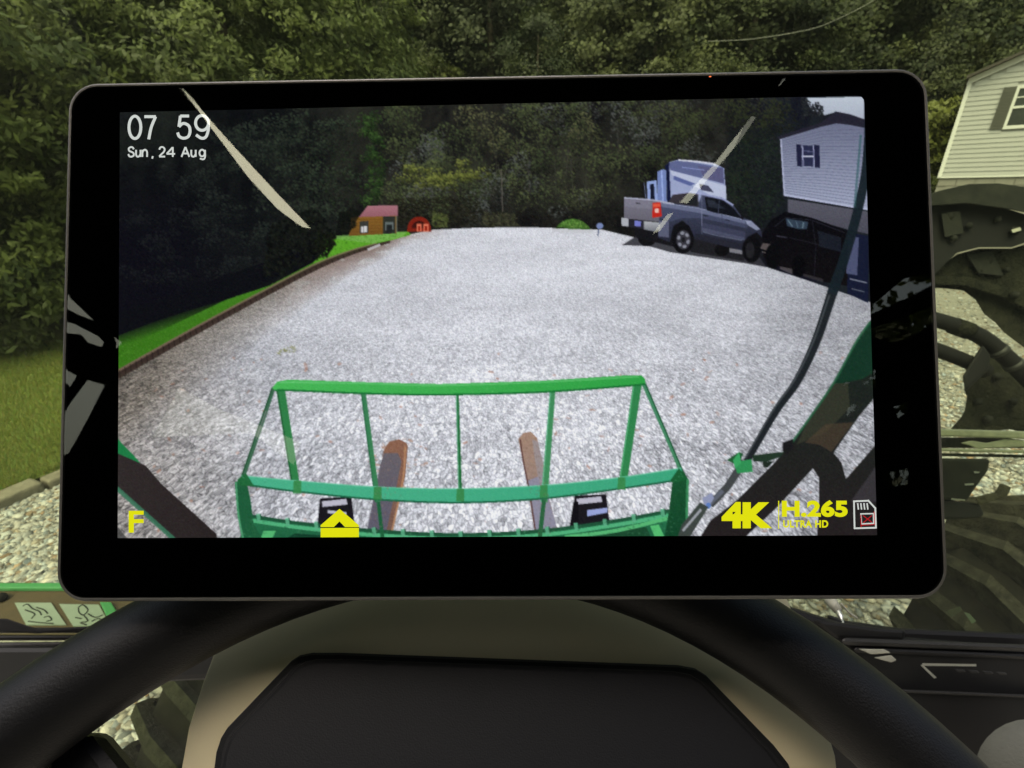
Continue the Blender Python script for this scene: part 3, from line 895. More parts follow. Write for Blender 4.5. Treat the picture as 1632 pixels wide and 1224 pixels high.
# safety decal plate at the lower left
DZ = 1.02
def dz(x, y, o=0.0): return on_z(x, y, DZ + o)
plate = prism('decal_plate', [dz(-60, 936), (dz(230, 936)), dz(262, 1010), dz(-60, 1010)], (0, 0, -.015), M['decalbrown'], tractor, .002)
prism('plate_edge', [dz(-60, 934), dz(240, 934), dz(243, 943), dz(-60, 943)], (0, 0, .012), M['green'], plate, .003)
prism('plate_edge', [dz(160, 962, .003), dz(178, 962, .003), dz(205, 1006, .003), dz(181, 1006, .003)], (0, 0, .006), M['green'], plate, .002)
PAN = [[(24, 962), (82, 962), (106, 997), (42, 997)], [(95, 964), (158, 965), (177, 999), (117, 999)]]
for k, q in enumerate(PAN):
    pn = prism('pictogram_panel', [dz(x, y, .001) for x, y in q], (0, 0, .003), M['decalpale'], plate)
    lines = [[[(36, 966), (44, 963), (52, 970), (62, 974), (66, 980)], [(40, 972), (55, 978), (50, 986)], [(70, 984), (78, 982), (82, 988), (74, 990)], [(45, 990), (60, 992), (85, 994)], [(58, 968), (70, 972), (76, 978)]],
             [[(125, 968), (132, 964), (140, 972), (133, 980), (126, 976), (125, 968)], [(133, 980), (140, 990), (128, 992), (138, 996)], [(140, 978), (152, 984), (164, 980)], [(146, 990), (158, 986), (168, 994)], [(120, 984), (130, 986)]]][k]
    for l in lines:
        tube('ink_line', catmull([dz(x, y, .0045) for x, y in l], 4), .0012, M['ink'], pn, 5)
tube('plate_bolt', [dz(2, 952, .002), dz(2, 952, .012)], .011, M['rubber'], plate, 10)

# ------------------------------------------------------------------ the picture on the monitor (flat, lit): painted in photograph pixels
class Canvas:
    def __init__(s, x0, y0, w, h, k):
        s.x0, s.y0, s.k = x0, y0, k
        s.W, s.H = int(w * k), int(h * k)
        s.a = np.zeros((s.H, s.W, 3), np.float32)
        s.X = (np.arange(s.W) + .5)[None, :] / k + x0 + np.zeros((s.H, 1))
        s.Y = (np.arange(s.H) + .5)[:, None] / k + y0 + np.zeros((1, s.W))
        s.r = np.random.default_rng(11)
    def inside(s, pts):
        p = np.asarray(pts, float)
        i0 = max(0, int((p[:, 1].min() - s.y0) * s.k) - 1); i1 = min(s.H, int((p[:, 1].max() - s.y0) * s.k) + 2)
        j0 = max(0, int((p[:, 0].min() - s.x0) * s.k) - 1); j1 = min(s.W, int((p[:, 0].max() - s.x0) * s.k) + 2)
        if i1 <= i0 or j1 <= j0: return None
        X, Y = s.X[i0:i1, j0:j1], s.Y[i0:i1, j0:j1]
        m = np.zeros(X.shape, bool)
        n = len(p)
        for i in range(n):
            xa, ya = p[i]; xb, yb = p[(i + 1) % n]
            if ya == yb: continue
            c = (ya > Y) != (yb > Y)
            m ^= c & (X < (xb - xa) * (Y - ya) / (yb - ya) + xa)
        return (slice(i0, i1), slice(j0, j1)), m
    def poly(s, pts, col, alpha=1.0, col2=None, axis=1, noise=0.0):
        q = s.inside(pts)
        if q is None: return
        sl, m = q
        c = np.zeros(m.shape + (3,), np.float32) + np.asarray(col, np.float32)
        if col2 is not None:
            G = (s.Y if axis else s.X)[sl]
            p = np.asarray(pts, float)[:, axis]
            t = np.clip((G - p.min()) / (p.max() - p.min() + 1e-6), 0, 1)[..., None]
            c = c * (1 - t) + np.asarray(col2, np.float32) * t
        if noise: c = c + s.r.normal(0, noise, m.shape)[..., None]
        al = (m * alpha)[..., None]
        s.a[sl] = s.a[sl] * (1 - al) + c * al
    def line(s, pts, w, col, alpha=1.0, smooth=True, w2=None, col2=None):
        p = catmull(np.c_[np.asarray(pts, float), np.zeros(len(pts))], 8)[:, :2] if smooth and len(pts) > 2 else np.asarray(pts, float)
        t = np.gradient(p, axis=0); t /= np.linalg.norm(t, axis=1)[:, None] + 1e-9
        n = np.c_[-t[:, 1], t[:, 0]]
        ww = np.linspace(w, w if w2 is None else w2, len(p))[:, None] / 2
        s.poly(np.vstack([p + n * ww, (p - n * ww)[::-1]]), col, alpha, col2)
    def ell(s, cx, cy, rx, ry, col, alpha=1.0, rot=0.0):
        t = np.linspace(0, 2 * np.pi, 28, endpoint=False)
        x, y = rx * np.cos(t), ry * np.sin(t)
        s.poly(np.c_[cx + x * math.cos(rot) - y * math.sin(rot), cy + x * math.sin(rot) + y * math.cos(rot)], col, alpha)
    def noise(s, sx, sy, seed, X=None, Y=None):
        X = s.X if X is None else X; Y = s.Y if Y is None else Y
        r = np.random.default_rng(seed); N = 256
        g = r.random((N, N))
        u, v = X / sx, Y / sy
        iu, iv = np.floor(u).astype(int), np.floor(v).astype(int)
        fu, fv = u - iu, v - iv
        fu = fu * fu * (3 - 2 * fu); fv = fv * fv * (3 - 2 * fv)
        a = g[iv % N, iu % N]; b = g[iv % N, (iu + 1) % N]; c = g[(iv + 1) % N, iu % N]; d = g[(iv + 1) % N, (iu + 1) % N]
        return (a * (1 - fu) + b * fu) * (1 - fv) + (c * (1 - fu) + d * fu) * fv
    def daubs(s, pts, n, size, cols, alpha=.7, flat=.55, angle=0.0, spread=1.2):
        p = np.asarray(pts, float)
        lo, hi = p.min(0), p.max(0)
        st = []
        for _ in range(36):
            sz = s.r.uniform(size[0], size[1]) * s.k
            an = angle + s.r.normal(0, spread)
            R_ = int(sz) + 1
            yy, xx = np.mgrid[-R_:R_ + 1, -R_:R_ + 1]
            u = xx * math.cos(an) + yy * math.sin(an); v = -xx * math.sin(an) + yy * math.cos(an)
            st.append(np.clip(1.4 - 1.4 * ((u / sz) ** 2 + (v / (sz * flat)) ** 2), 0, 1)[..., None].astype(np.float32))
        q = s.inside(pts)
        if q is None: return
        sl, m = q
        ii, jj = np.nonzero(m)
        k = s.r.integers(0, len(ii), n)
        cols = np.asarray(cols, np.float32)
        for t in range(n):
            S_ = st[t % 36]; R_ = S_.shape[0] // 2
            i, j = ii[k[t]] + sl[0].start, jj[k[t]] + sl[1].start
            if i - R_ < 0 or j - R_ < 0 or i + R_ + 1 > s.H or j + R_ + 1 > s.W: continue
            f = s.r.random(); c = cols[0] * (1 - f) + cols[1] * f
            w = s.a[i - R_:i + R_ + 1, j - R_:j + R_ + 1]
            w += (c * s.r.uniform(.75, 1.2) - w) * S_ * alpha

def paint():
    c = Canvas(184, 146, 1218, 718, 1 / .7)
    X, Y = c.X, c.Y
    # --- dark forest backdrop
    n = .5 * c.noise(70, 60, 1) + .3 * c.noise(24, 22, 2) + .2 * c.noise(8, 9, 3)
    n2 = .6 * c.noise(22, 90, 4) + .4 * c.noise(9, 30, 5)
    t = np.clip((n * .7 + n2 * .3 - .3) / .45, 0, 1)[..., None]
    base = np.array([22, 22, 23]) * (1 - t) + np.array([50, 51, 43]) * t
    lf = np.clip((620 - X) / 200, 0, 1)[..., None]
    base = base * (1 - lf) + (np.array([17, 19, 21]) * (1 - t) + np.array([33, 37, 34]) * t) * lf
    ll = (np.clip((470 - X) / 200, 0, 1) * np.clip((Y - 250) / 130, 0, 1))[..., None]
    base = base * (1 - ll) + np.array([17, 17, 24]) * ll
    rr = np.clip((X - 1130) / 120, 0, 1)[..., None]
    base = base * (1 - rr) + (np.array([22, 22, 33]) * (1 - t) + np.array([34, 40, 43]) * t) * rr
    c.a[:] = base
    # the wooded slope, crown by crown from far to near
    def crown(x, y, rx, ry, dk, lt, dens=.30):
        n_ = int(rx * ry * dens)
        th = c.r.uniform(0, 6.283, n_); rr_ = np.sqrt(c.r.random(n_)) * (1 + .18 * np.sin(3 * th + x))
        px_, py_ = x + rx * rr_ * np.cos(th), y + ry * rr_ * np.sin(th)
        lit = np.clip(.55 - .5 * (py_ - y) / ry - .18 * (px_ - x) / rx + c.r.normal(0, .22, n_), 0, 1)
        dk, lt = np.asarray(dk, float), np.asarray(lt, float)
        for q in np.argsort(lit):
            R_ = c.r.uniform(1.0, 3.0); col_ = dk * (1 - lit[q]) + lt * lit[q]
            stamp(px_[q], py_[q], R_, col_, .62)
    ST = {}
    def stamp(x, y, R_, col_, al):
        key = (int(R_ * 4), c.r.integers(0, 6))
        if key not in ST:
            z_ = R_ * c.k; n_ = int(z_) + 2; an = c.r.normal(.3, .7)
            yy, xx = np.mgrid[-n_:n_ + 1, -n_:n_ + 1]
            u = xx * math.cos(an) + yy * math.sin(an); v_ = -xx * math.sin(an) + yy * math.cos(an)
            ST[key] = np.clip(1.5 - 1.5 * ((u / z_) ** 2 + (v_ / (z_ * .6)) ** 2), 0, 1)[..., None].astype(np.float32)
        S_ = ST[key]; n_ = S_.shape[0] // 2
        i, j = int((y - c.y0) * c.k), int((x - c.x0) * c.k)
        if i - n_ < 0 or j - n_ < 0 or i + n_ + 1 > c.H or j + n_ + 1 > c.W: return
        w = c.a[i - n_:i + n_ + 1, j - n_:j + n_ + 1]
        w += (np.asarray(col_, np.float32) - w) * S_ * al
    crowns = []
    for _ in range(150):
        crowns.append((c.r.uniform(600, 1245), c.r.uniform(160, 345)))
    for x, y in sorted(crowns, key=lambda q: q[1]):
        r_ = c.r.uniform(13, 30); k_ = c.r.random(); right_ = np.clip((x - 1000) / 200, 0, 1)
        lt = np.array([60, 70, 46]) * (1 - k_) + np.array([84, 92, 58]) * k_ if c.r.random() < .75 else np.array([84, 88, 84])
        lt = lt * 1.16 * (1 - .36 * right_); dk = np.array([19, 20, 19]) * (1 + .25 * k_)
        crown(x, y, r_, r_ * c.r.uniform(.8, 1.5), dk, lt)
    for x, y, r_ in ((775, 205, 30), (800, 232, 24), (745, 190, 22), (930, 215, 26)): crown(x, y, r_, r_ * 1.2, (34, 36, 28), (104, 106, 72))
    c.daubs([(600, 330), (1240, 330), (1240, 372), (600, 372)], 1100, (1.5, 4), [(16, 16, 16), (40, 38, 32)], .5)
    for _ in range(26):                                  # stems
        x = c.r.uniform(760, 1180); y0 = c.r.uniform(190, 290)
        c.line([(x, y0), (x + c.r.normal(0, 3), y0 + c.r.uniform(25, 60))], c.r.uniform(.8, 1.6), (74, 72, 66), .45, False)
    c.line([(799, 270), (800, 300), (801, 338)], 2.2, (98, 94, 86), .7)
    c.line([(800, 285), (793, 262)], 1.2, (90, 88, 80), .6, False); c.line([(800, 292), (808, 268)], 1.2, (90, 88, 80), .6, False)
    # bright green strip of leaves and the yellow-green tree
    strip = [(574, 176), (596, 174), (600, 205), (614, 232), (618, 270), (606, 296), (604, 326), (590, 340), (580, 320), (586, 290), (576, 262), (582, 230), (574, 205)]
    for _ in range(52):
        y = c.r.uniform(180, 335); x = np.interp(y, [180, 230, 270, 335], [586, 598, 600, 592]) + c.r.normal(0, 7)
        crown(x, y, c.r.uniform(5, 12), c.r.uniform(5, 10), (18, 26, 18), (66, 96, 46) if c.r.random() < .5 else (48, 70, 38), .5)
    c.daubs([(480, 240), (560, 220), (580, 300), (560, 330), (480, 330)], 220, (1.5, 3.5), [(24, 34, 24), (46, 66, 40)], .5)
    yt = [(614, 300), (622, 278), (640, 262), (668, 256), (690, 268), (712, 256), (738, 260), (744, 276), (770, 262), (788, 280), (770, 306), (740, 318), (700, 300), (660, 312), (640, 318), (618, 322)]
    for _ in range(26):
        x = c.r.uniform(628, 780); y = np.interp(x, [620, 650, 690, 740, 785], [296, 276, 284, 278, 286]) + c.r.normal(0, 11)
        crown(x, y, c.r.uniform(10, 20), c.r.uniform(5, 10), (36, 40, 22), (128, 136, 66), .46)
    c.daubs([(620, 318), (760, 312), (780, 356), (640, 362), (616, 340)], 700, (2, 5), [(18, 18, 17), (48, 48, 34)], .6, .4, .1, .5)
    c.daubs([(690, 335), (716, 345), (712, 362), (690, 362)], 120, (1.5, 4), [(60, 70, 36), (96, 104, 60)], .6)
    c.daubs([(770, 338), (820, 340), (830, 364), (770, 364)], 200, (1.5, 4), [(50, 52, 36), (84, 84, 62)], .55)
    # left evergreen mass: vague clumps
    for _ in range(130):
        x = c.r.uniform(200, 575); y = c.r.uniform(185, 455)
        if y > 470 - (x - 200) * .12: continue
        f_ = np.clip((x - 230) / 330, 0, 1) * np.clip((470 - y) / 160, .25, 1)
        crown(x, y, c.r.uniform(14, 30), c.r.uniform(9, 20), (15, 17, 20), np.array([34, 37, 39]) * (1 - f_) + np.array([70, 86, 62]) * f_, .26)
    c.daubs([(420, 200), (570, 190), (575, 320), (520, 390), (430, 340)], 1200, (1.5, 4), [(20, 24, 21), (56, 64, 50)], .4)
    # --- gravel
    top = [(186, 600), (300, 535), (400, 480), (500, 428), (560, 402), (600, 392), (640, 376), (690, 366), (760, 363), (840, 362), (900, 364), (960, 366), (1010, 378), (1090, 398), (1150, 410), (1220, 425), (1290, 448), (1400, 486)]
    gp = top + [(1402, 866), (184, 866)]
    sl, m = c.inside(gp)
    Xs, Ys = X[sl], Y[sl]
    d = np.maximum(Ys - 322, 22)
    U = (Xs - 790) / d * 62; Vv = 26000 / d
    def worley(u, v, seed):
        r = np.random.default_rng(seed); N = 512
        ox, oy, sh = r.random((N, N)), r.random((N, N)), r.random((N, N))
        iu, iv = np.floor(u).astype(int), np.floor(v).astype(int)
        f1 = np.full(u.shape, 9.); f2 = np.full(u.shape, 9.); s_ = np.zeros(u.shape)
        for a in (-1, 0, 1):
            for b in (-1, 0, 1):
                ci, cj = iu + a, iv + b
                dd = (ci + ox[cj % N, ci % N] - u) ** 2 + (cj + oy[cj % N, ci % N] - v) ** 2
                nw = dd < f1
                f2 = np.where(nw, f1, np.minimum(f2, dd)); s_ = np.where(nw, sh[cj % N, ci % N], s_); f1 = np.where(nw, dd, f1)
        return np.sqrt(f1), np.sqrt(f2), s_
    wx = c.noise(9, 6, 31, Xs, Ys) - .5; wy = c.noise(8, 7, 32, Xs, Ys) - .5
    f1, f2, sh = worley(U * 1.35 + wx * .9, Vv * 1.05 + wy * .9, 33)
    f1b, f2b, shb = worley(U * 2.9 + wx * 2, Vv * 2.2 + wy * 2, 34)
    gap = np.clip(1 - (f2 - f1) / .28, 0, 1)
    gapb = np.clip(1 - (f2b - f1b) / .3, 0, 1)
    near = np.clip((Ys - 380) / 330, 0, 1)
    con = .62 + .50 * near
    shade = (sh - .5) * 62 + (shb - .5) * 44 - gap * 62 - gapb * 26 + 26
    fine = c.r.normal(0, 1, Xs.shape) * (20 - 8 * near)
    big = (c.noise(130, 40, 35, Xs, Ys) - .5) * 26 + (c.noise(40, 12, 36, Xs, Ys) - .5) * 18
    # overall tone of the drive as the camera saw it: pale in the middle, dull brownish at the left edge
    mid = np.exp(-((Xs - 830) / 340) ** 2)
    lum = 194 + 34 * mid - 8 * near + big * .8
    edge = np.interp(Xs, [p[0] for p in top], [p[1] for p in top])
    dl = np.clip(1 - (Ys - edge) / (18 + 110 * np.clip((640 - Xs) / 430, 0, 1)), 0, 1) * np.clip((720 - Xs) / 130, 0, 1)
    far_l = np.clip((430 - Xs) / 240, 0, 1) * np.clip((Ys - 520) / 100, 0, 1)
    lum = lum - 62 * dl ** 1.0 - 34 * far_l - 20 * np.clip((Xs - 1150) / 230, 0, 1)
    val = lum + (shade + fine * .6) * con
    g = np.stack([val * .985, val * .995, val * 1.02 + 3], -1)
    warm = np.clip(dl * .9 + far_l * .6, 0, 1)[..., None]
    g = g * (1 - warm) + np.stack([val * 1.02, val * .965, val * .90], -1) * warm
    brown = (dl * np.clip((Xs - 430) / 120, 0, 1) * (c.noise(14, 6, 38, Xs, Ys) > .35))[..., None] * .55
    g = g * (1 - brown) + np.array([118, 88, 82]) * brown
    c.a[sl] = np.where(m[..., None], g, c.a[sl])
    # fallen leaves
    for _ in range(170):
        x, y = c.r.uniform(230, 1380), c.r.uniform(560, 850)
        c.ell(x, y, c.r.uniform(1.5, 5), c.r.uniform(1, 2.6), (176, 122, 100), c.r.uniform(.2, .6), c.r.normal(0, .6))
    for _ in range(60):
        x, y = c.r.uniform(590, 680), c.r.uniform(700, 800)
        c.ell(x, y, c.r.uniform(2, 5), c.r.uniform(1, 2.4), (180, 130, 104), c.r.uniform(.2, .55), c.r.normal(0, .6))
    c.daubs([(440, 560), (470, 550), (472, 560), (448, 570)], 40, (1.5, 3), [(140, 140, 100), (160, 164, 110)], .5)
    # --- lawn strip, kerb
    lawn = [(186, 536), (240, 515), (300, 495), (360, 478), (430, 455), (500, 418), (520, 396), (510, 380), (545, 378), (600, 372), (650, 369), (655, 374), (620, 384), (560, 404), (500, 424), (400, 474), (300, 528), (186, 592)]
    c.poly(lawn, (60, 118, 30), 1, (78, 138, 40), 0, 5)
    c.poly([(498, 420), (524, 388), (545, 378), (650, 369), (655, 374), (620, 384), (560, 404)], (98, 170, 46), .9, None, 1, 6)
    c.poly([(512, 378), (560, 374), (622, 370), (650, 369), (640, 378), (595, 388), (560, 384)], (128, 184, 92), .75)
    c.daubs(lawn, 900, (1, 2.6), [(44, 92, 24), (92, 152, 52)], .4, .5)
    sl, m = c.inside([(186, 500), (500, 390), (520, 396), (500, 418), (360, 478), (186, 560)])
    sh_ = np.clip(1 - (Y[sl] - np.interp(X[sl], [186, 360, 500], [528, 474, 408])) / 26, 0, 1) * m
    c.a[sl] = c.a[sl] * (1 - sh_[..., None] * .95) + np.array([17, 18, 23]) * sh_[..., None] * .95
    c.line([(186, 598), (300, 534), (400, 480), (500, 428), (560, 403), (600, 391), (622, 385)], 13, (62, 50, 44), .95, True, 4)
    c.line([(186, 592), (300, 528), (400, 474), (500, 422), (560, 399), (600, 388)], 4, (128, 108, 92), .8, True, 2)
    for k in range(46):
        f_ = k / 46
        x = 190 + 400 * f_; y = np.interp(x, [186, 300, 400, 500, 560, 600], [599, 535, 481, 429, 404, 392])
        c.line([(x, y - 5 * (1 - f_) - 2), (x + 2, y + 5 * (1 - f_) + 1)], 1.4, (30, 24, 22), .7, False)
    c.line([(586, 398), (606, 390)], 4, (200, 198, 200), .9, False)
    # dark drooping branches over the lawn
    c.daubs([(430, 360), (500, 330), (540, 380), (520, 408), (490, 415), (450, 440), (420, 440)], 900, (2, 6), [(13, 14, 16), (30, 34, 27)], .75)
    c.daubs([(505, 370), (535, 372), (532, 396), (515, 404), (500, 400)], 160, (2, 4), [(14, 15, 16), (30, 36, 22)], .7)
    # --- cottage, shed, bush, mailbox
    c.poly([(560, 346), (632, 344), (632, 372), (556, 376)], (138, 98, 42), 1, (116, 82, 38))
    for k in range(5): c.line([(558, 350 + 5 * k), (608, 349 + 5 * k)], .8, (96, 66, 30), .6, False)
    c.poly([(572, 346), (586, 328), (634, 327), (634, 344)], (172, 118, 128), 1, (150, 96, 106))
    c.poly([(610, 345), (630, 345), (630, 372), (610, 373)], (48, 52, 46))
    c.poly([(614, 354), (627, 354), (627, 366), (614, 367)], (128, 140, 140), .7)
    c.poly([(616, 358), (625, 358), (625, 372), (616, 372)], (36, 40, 40))
    c.poly([(573, 353), (587, 352), (587, 371), (573, 372)], (60, 60, 56)); c.poly([(575, 361), (585, 360), (585, 370), (575, 371)], (214, 214, 216))
    c.line([(580, 352), (580, 371)], 1, (50, 50, 48), .8, False)
    c.line([(632, 344), (632, 371)], 2, (120, 130, 120), 1, False)
    c.poly([(555, 375), (575, 340), (560, 330), (540, 345), (535, 375)], (20, 22, 20), .75)
    c.daubs([(540, 340), (572, 332), (566, 362), (545, 376)], 120, (1.5, 3.5), [(16, 18, 17), (30, 34, 26)], .7)
    th = np.linspace(math.pi, 2 * math.pi, 12)
    c.poly(list(zip(668 + 19 * np.cos(th), 366 + 21 * np.sin(th))) + [(687, 369), (649, 369)], (128, 38, 26))
    c.poly(list(zip(668 + 12 * np.cos(th), 364 + 12 * np.sin(th))), (66, 24, 20))
    for x in (664, 675): c.poly([(x, 357), (x + 8, 357), (x + 8, 369), (x, 369)], (224, 120, 90)); c.poly([(x + 2, 360), (x + 6, 360), (x + 6, 368), (x + 2, 368)], (150, 44, 30))
    c.poly([(885, 364), (892, 356), (902, 350), (914, 348), (928, 352), (938, 360), (941, 366)], (62, 98, 42)); c.daubs([(888, 362), (900, 351), (922, 350), (938, 362)], 130, (1.2, 3), [(70, 116, 44), (128, 166, 84)], .6)
    c.poly([(880, 364.5), (945, 366), (945, 372), (880, 370)], (206, 208, 214), 1, None, 1, 6)
    c.line([(954, 364), (953, 376)], 2, (78, 90, 120), .9, False); c.ell(956, 360, 5.5, 5, (124, 140, 186))
    c.line([(690, 363.5), (840, 361), (900, 363)], 2, (26, 26, 26), .6)
    # --- helper for the truck corner (zoomed coordinates)
    Z = lambda pts: [(x / 3.498 + 940, y / 3.498 + 150) for x, y in pts]
    def zp(pts, col, al=1, col2=None, axis=1, noise=0): c.poly(Z(pts), col, al, col2, axis, noise)
    def zl(pts, w, col, al=1, sm=False): c.line(Z(pts), w / 3.498, col, al, sm)
    zp([(780, 200), (1060, 180), (1100, 640), (1080, 680), (960, 760), (860, 690), (760, 580), (750, 420)], (26, 31, 33), .55)
    c.daubs(Z([(790, 240), (1050, 240), (1080, 600), (960, 740), (860, 660), (760, 520)]), 900, (1.5, 4), [(18, 22, 22), (42, 58, 42)], .5)
    # sky and house
    zp([(1195, 22), (1530, 14), (1530, 150), (1370, 100), (1300, 120), (1240, 90)], (196, 206, 220), 1, (176, 184, 200))
    c.daubs(Z([(1180, 10), (1200, 20), (1250, 65), (1260, 35), (1280, 50), (1300, 70), (1300, 120), (1180, 140)]), 260, (1.2, 3), [(28, 30, 36), (44, 48, 50)], .9)
    zp([(1040, 240), (1290, 158), (1370, 96), (1450, 112), (1530, 140), (1530, 200), (1375, 168), (1065, 258)], (40, 39, 52))
    zp([(1065, 250), (1290, 182), (1375, 163), (1450, 172), (1530, 188), (1552, 645), (1085, 565)], (112, 117, 142), 1, (168, 175, 200))
    for k in range(24):
        f_ = k / 23
        zl([(1066 + 18 * f_, 262 + 300 * f_), (1300, 205 + 398 * f_), (1540, 196 + 446 * f_)], 3.4, (88, 93, 120), .6)
    zl([(1065, 250), (1085, 565)], 8, (190, 196, 226), .9); zl([(1085, 563), (1550, 643)], 9, (196, 202, 232), .9)
    zp([(1150, 278), (1178, 282), (1184, 405), (1156, 402)], (34, 36, 62)); zp([(1250, 282), (1280, 286), (1284, 412), (1254, 408)], (34, 36, 62))
    zp([(1182, 284), (1250, 288), (1252, 404), (1186, 402)], (44, 48, 76)); zl([(1184, 346), (1252, 348)], 8, (216, 220, 240)); zl([(1186, 288), (1190, 402)], 5, (170, 174, 210)); zl([(1247, 288), (1250, 404)], 5, (170, 174, 210)); zl([(1184, 318), (1250, 320)], 3, (150, 154, 196), .8)
    zp([(1105, 585), (1552, 655), (1552, 780), (1440, 755), (1105, 660)], (92, 92, 104), 1, (78, 78, 90), 1, 4)
    # camper
    zp([(440, 380), (500, 364), (690, 384), (748, 412), (762, 590), (600, 600), (450, 595), (430, 450)], (160, 170, 206))
    zp([(440, 382), (500, 368), (745, 410), (750, 500), (450, 425)], (98, 106, 148)); zp([(600, 400), (742, 414), (748, 498), (640, 470)], (92, 92, 128), .9)
    zp([(450, 424), (600, 466), (758, 512), (762, 585), (690, 575), (560, 500), (455, 450)], (190, 198, 224)); zp([(610, 500), (660, 510), (692, 548), (620, 535)], (70, 72, 96))
    zp([(470, 455), (590, 500), (560, 512), (465, 476)], (92, 104, 158)); zl([(495, 368), (600, 376), (700, 390)], 9, (214, 216, 232)); zl([(515, 408), (640, 424)], 5, (150, 160, 214), .8)
    zp([(418, 400), (442, 380), (452, 595), (432, 600), (428, 440)], (24, 30, 60))
    zp([(376, 432), (410, 418), (426, 425), (430, 600), (376, 595)], (120, 138, 190)); zl([(400, 425), (408, 595)], 8, (160, 180, 236))
    zp([(318, 488), (372, 480), (378, 590), (322, 588)], (150, 170, 222)); zp([(336, 502), (358, 500), (362, 588), (338, 586)], (26, 30, 48)); zl([(303, 492), (312, 580)], 5, (100, 110, 140))
    # truck
    zp([(180, 842), (330, 848), (450, 882), (860, 942), (985, 965), (930, 890), (420, 800), (260, 790)], (54, 54, 60), .9)
    zp([(570, 800), (870, 850), (860, 930), (560, 880)], (34, 34, 38)); zl([(770, 868), (850, 882)], 22, (150, 150, 158), .8)
    c.ell(940 + 320 / 3.498, 150 + 800 / 3.498, 15, 14, (22, 22, 24)); c.ell(940 + 738 / 3.498, 150 + 868 / 3.498, 12, 10, (20, 20, 22))
    zp([(240, 740), (470, 760), (470, 850), (260, 800)], (26, 26, 30))
    side = [(398, 600), (600, 628), (625, 552), (740, 576), (795, 612), (850, 688), (905, 706), (955, 760), (962, 790), (940, 835), (885, 800), (850, 872), (575, 806), (560, 745), (520, 705), (470, 730), (445, 825), (380, 800), (385, 700)]
    zp(side, (72, 78, 104), 1, (36, 38, 50), 1, 3)
    zp([(400, 604), (600, 632), (860, 700), (905, 708), (880, 726), (640, 668), (400, 628)], (122, 129, 160), .75)
    zp([(400, 628), (640, 668), (880, 726), (876, 748), (640, 694), (560, 690), (520, 690), (450, 710), (395, 690)], (78, 84, 112), .7)
    zp([(626, 716), (868, 768), (866, 800), (626, 744)], (70, 73, 98), .7); zp([(626, 744), (866, 800), (864, 816), (626, 764)], (92, 96, 122), .7); zp([(590, 776), (866, 838), (852, 872), (575, 806)], (40, 41, 52), .9)
    zp([(385, 706), (440, 706), (440, 800), (382, 792)], (104, 108, 134), .8)
    zl([(738, 668), (742, 800)], 3, (60, 62, 82), .9); zl([(872, 702), (866, 800), (852, 860)], 3, (58, 60, 78), .9); zl([(755, 700), (782, 706)], 6, (40, 42, 54), .9)
    zl([(400, 606), (600, 634), (860, 702)], 3, (196, 202, 228), .7)
    zp([(192, 576), (350, 588), (400, 604), (385, 712), (190, 692)], (128, 126, 142), 1, (104, 102, 114)); zl([(192, 578), (350, 590), (470, 612)], 8, (176, 178, 200)); zl([(258, 608), (282, 610)], 9, (34, 34, 40))
    zp([(175, 688), (215, 694), (215, 738), (178, 734)], (178, 182, 190)); zp([(215, 696), (305, 706), (305, 752), (215, 740)], (42, 42, 52)); zp([(300, 708), (390, 716), (392, 750), (360, 766), (300, 754)], (182, 186, 192), 1, (120, 122, 130)); zp([(250, 706), (286, 708), (284, 738), (250, 736)], (122, 128, 208))
    zp([(350, 606), (394, 602), (402, 682), (348, 690)], (196, 44, 34)); zp([(362, 640), (384, 636), (386, 660), (364, 662)], (238, 196, 186)); zp([(352, 612), (392, 610), (392, 628), (352, 630)], (226, 90, 66))
    zp([(440, 600), (462, 560), (520, 546), (606, 558), (606, 628), (520, 618)], (58, 54, 62)); zp([(545, 560), (600, 570), (600, 624), (520, 612)], (34, 36, 40)); zl([(462, 556), (560, 545), (640, 560), (740, 582), (800, 620)], 10, (168, 176, 216), .9)
    zp([(640, 572), (700, 582), (745, 594), (800, 636), (846, 692), (700, 662), (652, 648)], (22, 24, 30)); zl([(622, 560), (626, 780)], 4, (142, 148, 176), .6); zl([(716, 664), (722, 590)], 5, (60, 64, 84)); zp([(652, 582), (700, 592), (696, 620), (656, 612)], (44, 48, 58), .6); zp([(846, 664), (862, 690), (852, 702), (840, 690)], (24, 24, 30))
    zp([(866, 702), (900, 708), (950, 752), (930, 760), (880, 730)], (160, 168, 196), .8)
    zl([(630, 768), (700, 786), (850, 816)], 7, (124, 130, 156), .6); zl([(630, 676), (658, 680)], 6, (34, 36, 46))
    zp([(452, 790), (466, 735), (512, 706), (556, 735), (572, 800), (560, 850), (470, 850)], (22, 22, 26))
    c.ell(940 + 520 / 3.498, 150 + 812 / 3.498, 17.5, 22, (20, 20, 23)); c.ell(940 + 522 / 3.498, 150 + 812 / 3.498, 11.5, 15.5, (58, 58, 66))
    for k in range(6):
        a = k * math.pi / 3 + .3
        c.ell(940 + (522 + 27 * math.cos(a)) / 3.498, 150 + (812 + 38 * math.sin(a)) / 3.498, 2.6, 3.4, (142, 144, 158), 1, a)
    c.ell(940 + 522 / 3.498, 150 + 812 / 3.498, 3, 4, (30, 30, 34))
    zp([(862, 850), (880, 795), (930, 770), (960, 800), (955, 880)], (20, 20, 24)); c.ell(940 + 902 / 3.498, 150 + 866 / 3.498, 15, 21, (18, 18, 21)); c.ell(940 + 893 / 3.498, 150 + 870 / 3.498, 7, 13, (36, 36, 40))
    # dark parked buggy under the house
    zp([(960, 780), (1010, 700), (1090, 655), (1240, 690), (1440, 762), (1440, 1070), (1290, 1045), (1200, 1010), (1130, 1005), (1060, 960), (1000, 960), (965, 900)], (15, 15, 20), 1, (20, 18, 20), 1, 2)
